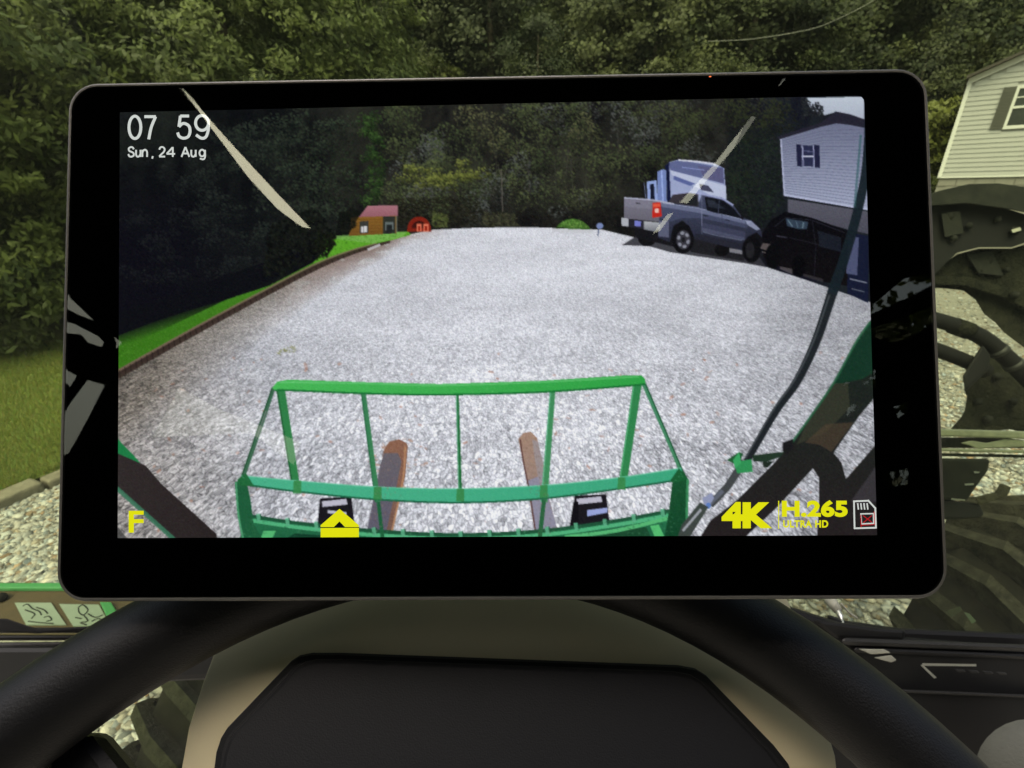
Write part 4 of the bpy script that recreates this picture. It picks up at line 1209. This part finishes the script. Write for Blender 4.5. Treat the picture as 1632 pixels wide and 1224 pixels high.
    zp([(965, 830), (1030, 840), (1010, 880), (950, 860)], (120, 110, 108), .7); zl([(960, 880), (1010, 890)], 6, (150, 140, 138), .6)
    zp([(1060, 960), (1130, 975), (1130, 1005), (1060, 975)], (90, 86, 90), .8); zp([(1190, 1000), (1300, 1030), (1300, 1050), (1190, 1015)], (56, 54, 58), .8)
    c.ell(940 + 1020 / 3.498, 150 + 905 / 3.498, 12, 20, (15, 15, 18)); c.ell(940 + 1165 / 3.498, 150 + 960 / 3.498, 11, 17, (13, 13, 16))
    zp([(1092, 692), (1140, 700), (1218, 712), (1210, 752), (1160, 752), (1100, 735)], (52, 66, 82)); zl([(1104, 702), (1130, 738)], 7, (120, 146, 160), .7); zl([(1150, 708), (1160, 745)], 5, (110, 134, 150), .6); zl([(1192, 715), (1186, 748)], 7, (126, 150, 164), .7)
    zl([(1040, 790), (1100, 800)], 6, (70, 70, 84), .8); zl([(1030, 740), (1090, 690), (1230, 700), (1420, 772)], 4, (48, 50, 62), .8); zl([(1240, 700), (1260, 860), (1250, 1020)], 5, (34, 34, 42), .9); zl([(1110, 800), (1240, 830), (1420, 880)], 4, (40, 40, 50), .8); zp([(1270, 760), (1400, 800), (1400, 880), (1280, 850)], (30, 34, 44), .9)
    zp([(200, 590), (340, 602), (340, 640), (198, 628)], (140, 138, 156), .4); zp([(655, 590), (690, 596), (760, 640), (700, 636), (660, 628)], (52, 58, 72), .6)
    zp([(1440, 770), (1552, 790), (1552, 1165), (1435, 1110)], (25, 30, 52)); zp([(1440, 790), (1500, 800), (1490, 1010), (1430, 1000)], (86, 92, 124), .9)
    zl([(1450, 1030), (1545, 1052)], 7, (150, 156, 170), .8); zl([(1460, 1085), (1530, 1102)], 6, (110, 116, 126), .8)
    # --- loader on the left of the picture
    c.poly([(186, 698), (218, 731), (226, 742), (186, 725)], (34, 128, 72))
    c.poly([(186, 722), (232, 742), (258, 772), (345, 851), (347, 862), (278, 862), (186, 776)], (52, 46, 46), 1, (44, 38, 38), 0, 3)
    c.line([(186, 778), (280, 862)], 7, (62, 120, 92), .9, False)
    c.poly([(186, 838), (206, 862), (186, 862)], (70, 70, 70), .8)
    # --- pallet fork: rusty tines, lights, green frame
    fk = [(612, 716), (620, 704), (636, 700), (648, 706), (650, 712), (646, 760), (624, 850), (584, 850)]
    c.poly(fk, (146, 104, 84), 1, (120, 92, 82), 1, 9); c.poly([(606, 740), (612, 722), (634, 722), (640, 735), (632, 775), (615, 850), (584, 850)], (104, 102, 112), .9, (96, 96, 116), 1, 6)
    c.line([(646, 712), (642, 765), (624, 850)], 3, (188, 140, 104), .9)
    fk = [(826, 700), (834, 690), (846, 688), (856, 698), (866, 740), (874, 790), (890, 850), (852, 850), (842, 780), (832, 730)]
    c.poly(fk, (170, 140, 122), 1, (150, 132, 128), 1, 9); c.poly([(840, 766), (868, 756), (876, 800), (890, 850), (852, 850), (846, 800)], (146, 146, 168), .9, None, 1, 5); c.poly([(848, 700), (858, 704), (872, 770), (860, 772), (852, 730)], (160, 152, 156), .8)
    c.line([(829, 700), (834, 735), (844, 785), (853, 845)], 2.4, (92, 60, 56), .9)
    for x, y in ((508, 796), (914, 792)):
        c.poly([(x + 2, y - 2), (x + 52, y - 4), (x + 58, y + 46), (x - 3, y + 52)], (30, 28, 34)); c.poly([(x + 5, y + 3), (x + 44, y - 1), (x + 46, y + 8), (x + 6, y + 12)], (196, 194, 210))
    c.poly([(522, 813), (552, 816), (552, 821), (522, 818)], (196, 200, 214)); c.poly([(936, 813), (968, 809), (968, 817), (936, 823)], (160, 172, 226)); c.poly([(908, 838), (914, 800), (922, 800), (922, 850), (908, 850)], (22, 20, 26))
    # bottom rail
    up = [(398, 822), (480, 834), (600, 846), (730, 852), (860, 846), (980, 830), (1078, 812)]
    c.poly(up + [(1092, 862), (380, 862)], (46, 124, 84), 1, (34, 100, 66))
    c.line(up, 5, (34, 86, 60)); c.line([(x, y + 7) for x, y in up], 6, (86, 184, 130))
    for k in range(15):
        x = 412 + 46 * k; y = np.interp(x, [p[0] for p in up], [p[1] for p in up])
        c.line([(x - 1, y - 5), (x + 1, y + 7)], 6, (96, 178, 138), .9, False); c.line([(x + 3, y - 5), (x + 5, y + 5)], 2, (30, 80, 56), .8, False)
    c.poly([(470, 850), (520, 854), (505, 862), (450, 862)], (22, 66, 46)); c.poly([(420, 846), (440, 846), (432, 862), (414, 862)], (90, 190, 120)); c.poly([(1036, 838), (1050, 836), (1062, 862), (1046, 862)], (90, 196, 118)); c.poly([(930, 852), (1030, 840), (1040, 862), (930, 862)], (30, 76, 50))
    c.line([(900, 856), (980, 846), (1066, 826)], 6, (92, 190, 122))
    # side plates
    c.poly([(374, 768), (392, 762), (400, 800), (404, 835), (420, 862), (386, 862), (378, 820)], (34, 96, 62)); c.line([(376, 768), (380, 820), (388, 862)], 3, (92, 176, 126), .8)
    c.poly([(1072, 764), (1088, 748), (1098, 766), (1095, 862), (1058, 862), (1066, 815)], (30, 88, 52), 1, (22, 70, 44)); c.line([(1096, 764), (1094, 850)], 4, (70, 160, 104), .8)
    # uprights
    def up_(p0, p1, w0, w1, ca, cb):
        c.line([p0, p1], w0, ca, 1, False, w1); c.line([(p0[0] - w0 * .4, p0[1]), (p1[0] - w1 * .4, p1[1])], 2, cb, .9, False)
    c.line([(436, 618), (412, 690), (386, 764)], 6.5, (64, 108, 82)); c.line([(433, 620), (384, 762)], 2, (30, 80, 48), 1, False); c.line([(424, 655), (408, 700)], 3, (120, 128, 124), .7, False)
    c.line([(1026, 612), (1060, 690), (1086, 752)], 6.5, (72, 140, 102)); c.line([(1029, 612), (1088, 750)], 2, (28, 86, 52), 1, False)
    up_((447, 620), (473, 784), 14, 13, (52, 132, 76), (30, 88, 50)); up_((579, 626), (602, 800), 8, 9, (62, 132, 88), (36, 104, 66)); up_((729, 626), (734, 802), 4.5, 6, (38, 112, 62), (96, 170, 130)); up_((881, 620), (867, 800), 9, 11, (70, 146, 96), (112, 190, 150)); up_((1016, 612), (991, 780), 14, 13, (52, 136, 80), (92, 184, 128))
    c.line([(603, 800), (610, 860)], 6, (36, 100, 64), 1, False); c.line([(867, 796), (860, 860)], 7, (44, 104, 66), 1, False)
    # lower bar
    lo_u = [(384, 758), (470, 766), (600, 776), (730, 779), (860, 774), (980, 762), (1086, 746)]; lo_l = [(388, 772), (470, 783), (600, 796), (730, 801), (860, 795), (980, 780), (1088, 764)]
    uu = catmull(np.c_[np.array(lo_u, float), np.zeros(7)], 6)[:, :2]; l2 = catmull(np.c_[np.array(lo_l, float), np.zeros(7)], 6)[:, :2]
    c.poly(np.vstack([uu, l2[::-1]]), (78, 184, 144), 1, (64, 172, 130), 0)
    c.line(lo_l, 3, (34, 104, 74)); c.line(lo_u, 2, (116, 208, 172), .7)
    for x in (474, 602, 734, 867, 991):
        y = np.interp(x, [p[0] for p in lo_u], [p[1] for p in lo_u])
        c.poly([(x - 6, y), (x + 6, y), (x + 6, y + 20), (x - 7, y + 20)], (60, 138, 76), .9)
    c.poly([(378, 764), (392, 754), (405, 775), (380, 774)], (38, 108, 62)); c.poly([(1068, 766), (1082, 746), (1096, 764), (1072, 770)], (30, 96, 54))
    # top bar
    tu = [(434, 618), (442, 608), (460, 605), (580, 609), (700, 612), (860, 607), (1000, 598), (1022, 598), (1028, 604)]; tl = [(438, 622), (460, 622), (580, 627), (700, 629), (860, 625), (1000, 615), (1029, 612)]
    c.poly(tu + tl[::-1], (76, 190, 92), 1, (52, 168, 74), 0)
    c.line(tl, 3, (30, 116, 56)); c.line([(446, 609), (580, 611), (700, 614), (860, 609), (1018, 600)], 3, (112, 208, 128), .6)
    # worn paint, rust specks and scratches on the frame
    c.daubs(tu + tl[::-1], 160, (.8, 2.4), [(40, 140, 60), (150, 220, 150)], .35, .4, 0, .3)
    c.daubs(list(map(tuple, np.vstack([uu, l2[::-1]]))), 220, (.8, 2.6), [(48, 140, 104), (120, 200, 165)], .35, .4, 0, .3)
    c.daubs(up + [(1092, 862), (380, 862)], 340, (.8, 3), [(20, 62, 40), (110, 190, 140)], .35, .5, 0, .5)
    for q in ([(374, 768), (392, 762), (404, 835), (386, 862)], [(1072, 764), (1098, 766), (1095, 862), (1066, 815)]): c.daubs(q, 70, (.8, 2.4), [(20, 60, 40), (70, 130, 90)], .4, .5)
    for q in (fk, [(612, 716), (636, 700), (650, 712), (646, 760), (624, 850), (584, 850)]): c.daubs(q, 160, (.8, 2.6), [(90, 72, 66), (196, 158, 130)], .35, .45, 1.4, .3)
    # --- right: hose arc, bracket, boom
    T = lambda pts: [(x / 3.06 + 1080, y / 3.06 + 480) for x, y in pts]
    c.poly(T([(950, 80), (985, 60), (985, 440), (960, 470), (885, 560), (760, 740), (800, 790), (820, 868), (975, 690), (985, 1150), (680, 1150), (690, 1000), (690, 860), (660, 815), (600, 880), (480, 1010), (330, 1150), (110, 1150), (160, 1070), (290, 970), (470, 790), (560, 690), (640, 575), (760, 400), (870, 200)]), (28, 40, 34), 1, (40, 35, 36), 1, 2.5)  # dark brown lower end: a glass reflection painted into the boom
    c.poly(T([(950, 80), (985, 60), (985, 330), (900, 380), (800, 400), (760, 405), (870, 200)]), (24, 58, 42), .9)
    c.poly(T([(760, 400), (830, 400), (840, 520), (720, 640), (580, 700), (640, 575)]), (66, 68, 52), .6); c.poly(T([(720, 600), (860, 590), (750, 735), (690, 700), (620, 690)]), (78, 66, 52), .7); c.line(T([(940, 100), (870, 200), (760, 400), (640, 575), (556, 692)]), 4, (40, 96, 64), .8)
    c.poly(T([(845, 975), (985, 780), (985, 970), (900, 1000)]), (78, 74, 82), .5)
    c.line([(1386, 180), (1380, 270), (1366, 340), (1346, 410), (1326, 468)], 13, (26, 36, 42), .96, True, 17)
    c.line([(1326, 468), (1300, 545), (1270, 608), (1236, 656), (1190, 735)], 16, (34, 39, 43), 1, True, 11)
    c.line([(1322, 470), (1296, 545), (1266, 606), (1232, 654), (1188, 730)], 3, (84, 90, 94), .7); c.line([(1372, 215), (1362, 330)], 4, (52, 92, 96), .6, False)
    c.poly(T([(240, 775), (300, 735), (320, 745), (300, 790), (270, 790)]), (36, 92, 52)); c.poly(T([(365, 752), (480, 738), (520, 735), (500, 760), (430, 785), (368, 780)]), (38, 58, 44)); c.poly(T([(512, 690), (562, 672), (565, 720), (530, 745), (512, 730)]), (30, 30, 32)); c.poly(T([(415, 785), (470, 780), (440, 812), (418, 808)]), (34, 46, 38))
    c.line([(1186, 735), (1160, 775), (1132, 805)], 12, (70, 74, 76), 1, False); c.poly(T([(275, 785), (360, 770), (366, 832), (290, 840)]), (52, 150, 88)); c.poly(T([(270, 775), (300, 735), (310, 790), (280, 815)]), (62, 170, 100))
    c.line([(1152, 782), (1128, 806)], 7, (98, 104, 116), 1, False); c.poly(T([(120, 960), (165, 935), (178, 960), (140, 1020)]), (150, 158, 190)); c.ell(1129, 806, 4, 5, (96, 130, 196)); c.poly(T([(20, 1090), (110, 980), (150, 1005), (60, 1150), (0, 1150)]), (66, 74, 70)); c.line(T([(25, 1120), (115, 1015)]), 4, (186, 190, 200), .8, False)
    # --- the display's own softness
    a = c.a[:c.H // 2 * 2, :c.W // 2 * 2]
    a = a.reshape(c.H // 2, 2, c.W // 2, 2, 3).mean((1, 3))
    b = a.copy()
    b[1:-1, 1:-1] = .76 * a[1:-1, 1:-1] + .045 * (a[:-2, 1:-1] + a[2:, 1:-1] + a[1:-1, :-2] + a[1:-1, 2:]) + .015 * (a[:-2, :-2] + a[2:, 2:] + a[:-2, 2:] + a[2:, :-2])
    b = b + c.r.normal(0, 2.6, b.shape[:2])[..., None] + c.r.normal(0, 1.6, b.shape)
    return np.clip(b, 0, 255), c

# ------------------------------------------------------------------ the monitor
monitor = tag(empty('display_monitor', mon(0, MH / 2, .004)), 'wide black display monitor showing a camera view of a gravel drive', 'monitor')
def rrect(w, h, r, n=8):
    pts = []
    for (sx, sy, a0) in ((1, -1, -90), (1, 1, 0), (-1, 1, 90), (-1, -1, 180)):
        for k in range(n + 1):
            a = math.radians(a0 + 90 * k / n)
            pts.append((sx * (w / 2 - r) + r * math.cos(a), sy * (h / 2 - r) + r * math.sin(a)))
    return pts
GW, GH = MW - .003, MH - .003
prof = [(0.0, .0003), (.0006, .0), (.0012, .0006), (.0015, .002), (.0015, .0065), (.0008, .0085), (-.003, .0095)]
v, f = [], []
nr = len(rrect(1, 1, .1))
for (o, z) in prof:
    v += [mon(x, y, z) for x, y in rrect(GW + 2 * o, GH + 2 * o, .0085 + o)]
for i in range(len(prof) - 1):
    for j in range(nr):
        f.append((i * nr + j, i * nr + (j + 1) % nr, (i + 1) * nr + (j + 1) % nr, (i + 1) * nr + j))
f.append(tuple((len(prof) - 1) * nr + j for j in range(nr)))
M['frame'] = mat('monitor_frame', (0.085, 0.082, 0.07), 0.27, 0.6)
mk('housing', np.array(v), f, M['frame'], monitor, smooth=True)
cu = bpy.data.curves.new('bezel', 'CURVE'); cu.dimensions = '2D'; cu.fill_mode = 'BOTH'
QUAD = [(191, 179), (1367, 152.5), (1373, 154.5), (1376.5, 159), (1377.5, 165), (1398, 853), (187.5, 857.5)]
def mloc(x, y):
    q = on_plane(x, y, mon(0, 0, .0010), MN) - mon(0, 0, .0010)
    return q @ (mon(1, 0) - mon(0, 0)), q @ (mon(0, 1) - mon(0, 0))
spl(rrect(GW, GH, .0085)); spl([mloc(x, y) for x, y in QUAD])
ex_, ey_, o_ = mon(1, 0) - mon(0, 0), mon(0, 1) - mon(0, 0), mon(0, 0, .0010)
curve_mesh('bezel', cu, M['bezel'], monitor, Matrix(((ex_[0], ey_[0], MN[0], o_[0]), (ex_[1], ey_[1], MN[1], o_[1]), (ex_[2], ey_[2], MN[2], o_[2]), (0, 0, 0, 1))))
mk('front_glass', [mon(x, y, .0004) for x, y in rrect(GW, GH, .0085)], [tuple(range(nr - 1, -1, -1))], M['frontglass'], monitor)
prism('rear_box', [mon(x, y, .0096) for x, y in ((-.07, -.05), (.07, -.05), (.07, .03), (-.07, .03))], MN * .012, M['housing'], monitor, .003)
tube('mount_arm', catmull([mon(0, -.01, .018), mon(0, .0, .05), mon(0, .03, .12), mon(0, .10, .30), mon(0, .2, .42)], 6), .009, M['housing'], monitor, 12)
ql = np.array([mon(-.0 + (1192 - 816) / F * .15 - .004, -MH / 2 - .0004, .003)])[0]
iv = bmesh.new(); bmesh.ops.create_icosphere(iv, subdivisions=2, radius=.0006)
lme = bpy.data.meshes.new('indicator_light'); iv.to_mesh(lme); iv.free(); lme.transform(Matrix.Translation(Vector(ql)))
lme.materials.append(emit_mat('red_led', (1.0, .18, .05), 1.2)); link(bpy.data.objects.new('indicator_light', lme), monitor)

SCR = 2 ** (-EXPO)
pic, cv = paint()
hh, ww = pic.shape[:2]
step = 1.4
px = cv.x0 + step * (np.arange(ww) + .5); py = cv.y0 + step * (np.arange(hh) + .5)
PXg, PYg = np.meshgrid(px, py)
MPz = mon(0, 0, .0016)
R3 = ((PXg - CX) / F)[..., None] * RIGHT - ((PYg - CY) / F)[..., None] * UP + FWD
tq = ((MPz - EYE) @ MN) / (R3 @ MN)
Vp = EYE + R3 * tq[..., None]
# active area of the panel: a quadrilateral with one rounded corner
QUAD = [(187, 176), (1381, 148.5), (1401, 856.5), (185, 861.5)]
def inq(x, y):
    m = np.ones(x.shape, bool)
    for i in range(len(QUAD)):
        xa, ya = QUAD[i]; xb, yb = QUAD[(i + 1) % len(QUAD)]
        m &= (xb - xa) * (y - ya) - (yb - ya) * (x - xa) >= 0
    return m
ins = inq(PXg, PYg)
idx = np.arange(hh * ww).reshape(hh, ww)
fq = np.stack([idx[:-1, :-1], idx[1:, :-1], idx[1:, 1:], idx[:-1, 1:]], -1)
keep = ins[:-1, :-1] & ins[1:, :-1] & ins[1:, 1:] & ins[:-1, 1:]
lin = s2l(pic / 255.0)
# small even amount taken off every picture value
lin = np.maximum(lin - .0006, .0)
fq = fq[keep]
used = np.unique(fq); remap = np.zeros(hh * ww, int); remap[used] = np.arange(len(used))
scr = mk('screen', Vp.reshape(-1, 3)[used], remap[fq], emit_mat('screen_picture', strength=SCR, attr='Col'), monitor, col=lin.reshape(-1, 3)[used])
scr['label'] = 'lit screen: green pallet fork frame over a gravel drive, parked pickup, trees and house'

# lettering and icons on the screen
def spx(x, y, off=.0012): return on_plane(x, y, mon(0, 0, off), MN)
white = emit_mat('screen_white', s2l([.86, .88, .86]), SCR)
yellow = emit_mat('screen_yellow', s2l([.93, .93, .08]), SCR)
red = emit_mat('screen_red', s2l([.78, .12, .14]), SCR)
black = emit_mat('screen_black', (.004, .004, .004), SCR)
def lettering(name, txt, x0, y0, x1, y1, m, bold=0.0, shear=0.0, space=1.0, off=.0012):
    cu = bpy.data.curves.new(name, 'FONT'); cu.body = txt; cu.size = 1.0; cu.offset = bold; cu.shear = shear; cu.space_character = space
    cu.resolution_u = 5
    o = bpy.data.objects.new(name, cu); COL.objects.link(o)
    dg = bpy.context.evaluated_depsgraph_get()
    me = bpy.data.meshes.new_from_object(o.evaluated_get(dg))
    COL.objects.unlink(o); bpy.data.objects.remove(o)
    co = np.zeros(len(me.vertices) * 3); me.vertices.foreach_get('co', co); co = co.reshape(-1, 3)
    lo, hi = co[:, :2].min(0), co[:, :2].max(0)
    out = np.zeros_like(co)
    for i, q in enumerate(co):
        a = (q[0] - lo[0]) / (hi[0] - lo[0]); b = (q[1] - lo[1]) / (hi[1] - lo[1])
        out[i] = spx(x0 + (x1 - x0) * a, y1 + (y0 - y1) * b, off)
    me.vertices.foreach_set('co', out.ravel()); me.update()
    me.materials.clear(); me.materials.append(m)
    return link(bpy.data.objects.new(name, me), scr)
def flat(name, pts, m, off=.0012):
    n = len(pts)
    fs = [tuple(t) for t in tessellate_polygon([[Vector((x, y, 0)) for x, y in pts]])]
    return mk(name, [spx(x, y, off) for x, y in pts], fs, m, scr)
def stroke(name, pts, w, m, off=.0012):
    p = np.asarray(pts, float); v_, f_ = [], []
    for i in range(len(p) - 1):
        d_ = p[i + 1] - p[i]; L = np.linalg.norm(d_); d_ = d_ / L; n_ = np.array([-d_[1], d_[0]]) * w / 2
        a, b = p[i] - d_ * w / 2, p[i + 1] + d_ * w / 2
        k = len(v_); v_ += [spx(*(a + n_), off - i * .00001), spx(*(b + n_), off - i * .00001), spx(*(b - n_), off - i * .00001), spx(*(a - n_), off - i * .00001)]; f_.append((k, k + 1, k + 2, k + 3))
    return mk(name, v_, f_, m, scr)
def ring(cx, cy, rx, ry): return [(cx + rx * math.sin(t), cy - ry * math.cos(t)) for t in np.linspace(0, 2 * math.pi, 33)]
GLY = {'0': [ring(.5, .5, .43, .47)], '7': [[(.05, .05), (.97, .05)], [(.95, .05), (.6, .5), (.4, 1)]],
       '5': [[(.88, .05), (.24, .05)], [(.25, .04), (.14, .5)], [(.14, .5), (.45, .36), (.84, .45), (.95, .68), (.82, .91), (.47, .98), (.16, .9), (.05, .74)]],
       '9': [ring(.5, .34, .43, .31), [(.93, .34), (.92, .62), (.76, .92), (.46, .98), (.1, .84)]],
       'S': [[(.92, .24), (.74, .06), (.42, .03), (.12, .17), (.2, .4), (.55, .5), (.88, .64), (.9, .86), (.55, .98), (.2, .93), (.05, .72)]],
       'u': [[(.1, .3), (.1, .78), (.32, .97), (.66, .93), (.88, .7)], [(.88, .3), (.88, 1)]],
       'n': [[(.1, .3), (.1, 1)], [(.1, .58), (.34, .33), (.64, .31), (.88, .52), (.88, 1)]], ',': [[(.5, .93), (.2, 1.18)]],
       '2': [[(.08, .28), (.26, .06), (.62, .03), (.9, .24), (.74, .52), (.3, .8), (.08, .97)], [(.06, .97), (.97, .97)]],
       '4': [[(.74, 1), (.74, .02)], [(.72, .05), (.05, .7)], [(.03, .7), (1, .7)]],
       'A': [[(.02, 1), (.5, .02)], [(.5, .02), (.98, 1)], [(.2, .66), (.8, .66)]],
       'g': [ring(.46, .62, .38, .33), [(.88, .3), (.88, 1.02), (.62, 1.24), (.14, 1.16)]]}
def glyphs(name, spec, y0, y1, w, m):
    v_, f_ = [], []; lay = 0
    for ch, x0, x1 in spec:
        for pl in GLY[ch]:
            p = np.array([(x0 + (x1 - x0) * a, y0 + (y1 - y0) * b, 0) for a, b in pl])
            if 2 < len(p) < 30: p = catmull(p, 5)
            p = p[:, :2]; t = np.gradient(p, axis=0)
            if len(p) > 30 and np.allclose(p[0], p[-1]): t[0] = t[-1] = p[1] - p[-2]
            t /= np.linalg.norm(t, axis=1)[:, None]; n_ = np.c_[-t[:, 1], t[:, 0]] * w / 2
            k = len(v_); lay += 1
            for q, r in zip(p, n_): v_ += [spx(*(q + r), .0012 - lay * 1e-6), spx(*(q - r), .0012 - lay * 1e-6)]
            for i in range(len(p) - 1): f_.append((k + 2 * i, k + 2 * i + 1, k + 2 * i + 3, k + 2 * i + 2))
    return mk(name, v_, f_, m, scr)
glyphs('clock_digits', [('0', 204, 226), ('7', 229, 249)], 184, 222, 4.6, white)
glyphs('clock_digits', [('5', 282, 304), ('9', 310, 334)], 183, 221, 4.6, white)
glyphs('date_text', [('S', 204, 214), ('u', 216, 225), ('n', 226, 235.5), (',', 242, 245), ('2', 253, 263.5), ('4', 265, 279), ('A', 289, 302), ('u', 304, 313), ('g', 317, 328)], 234, 250, 2.7, white)
lettering('mode_letter', 'F', 205, 814, 229, 849, yellow, .022)
flat('heading_arrow', [(541, 811), (572, 837), (572, 840), (550, 840), (541, 831), (532, 840), (511, 840), (511, 837)], yellow)
flat('heading_arrow', [(511, 841.5), (572, 841), (572, 858), (511, 859)], yellow)
stroke('heading_arrow_line', [(511, 841), (572, 840.6)], 1.2, black, .00115)
flat('heading_arrow_notch', [(541, 831.5), (550, 840), (532, 840)], black, .00118)
lettering('resolution_text', '4K', 1150, 800, 1231, 842, yellow, .06, .0, .98)
stroke('divider_line', [(1241, 799), (1241, 842)], 1.6, yellow)
lettering('codec_text', 'H.265', 1246, 797, 1351, 824, yellow, .048, 0, 1.04)
lettering('quality_text', 'ULTRA HD', 1248, 829, 1320, 841, yellow, .04, 0, 1.08)
stroke('memory_card_icon', [(1361, 799), (1384, 798), (1395, 810), (1396, 841), (1362, 842), (1361, 799)], 2.6, white)
for k in range(4): stroke('memory_card_contact', [(1367 + 5 * k, 803), (1368 + 5 * k, 811)], 2.2, white)
stroke('memory_card_icon', [(1372, 819), (1392, 818.5), (1392.5, 834), (1373, 835), (1372, 819)], 2, white)
for q in ([(1376, 822), (1389, 832)], [(1389, 822), (1376, 833)], [(1372, 821), (1372.5, 840)], [(1373, 837), (1392, 836)], [(1393, 816), (1394, 836)]): stroke('memory_card_cross', q, 1.3, red, .0011)
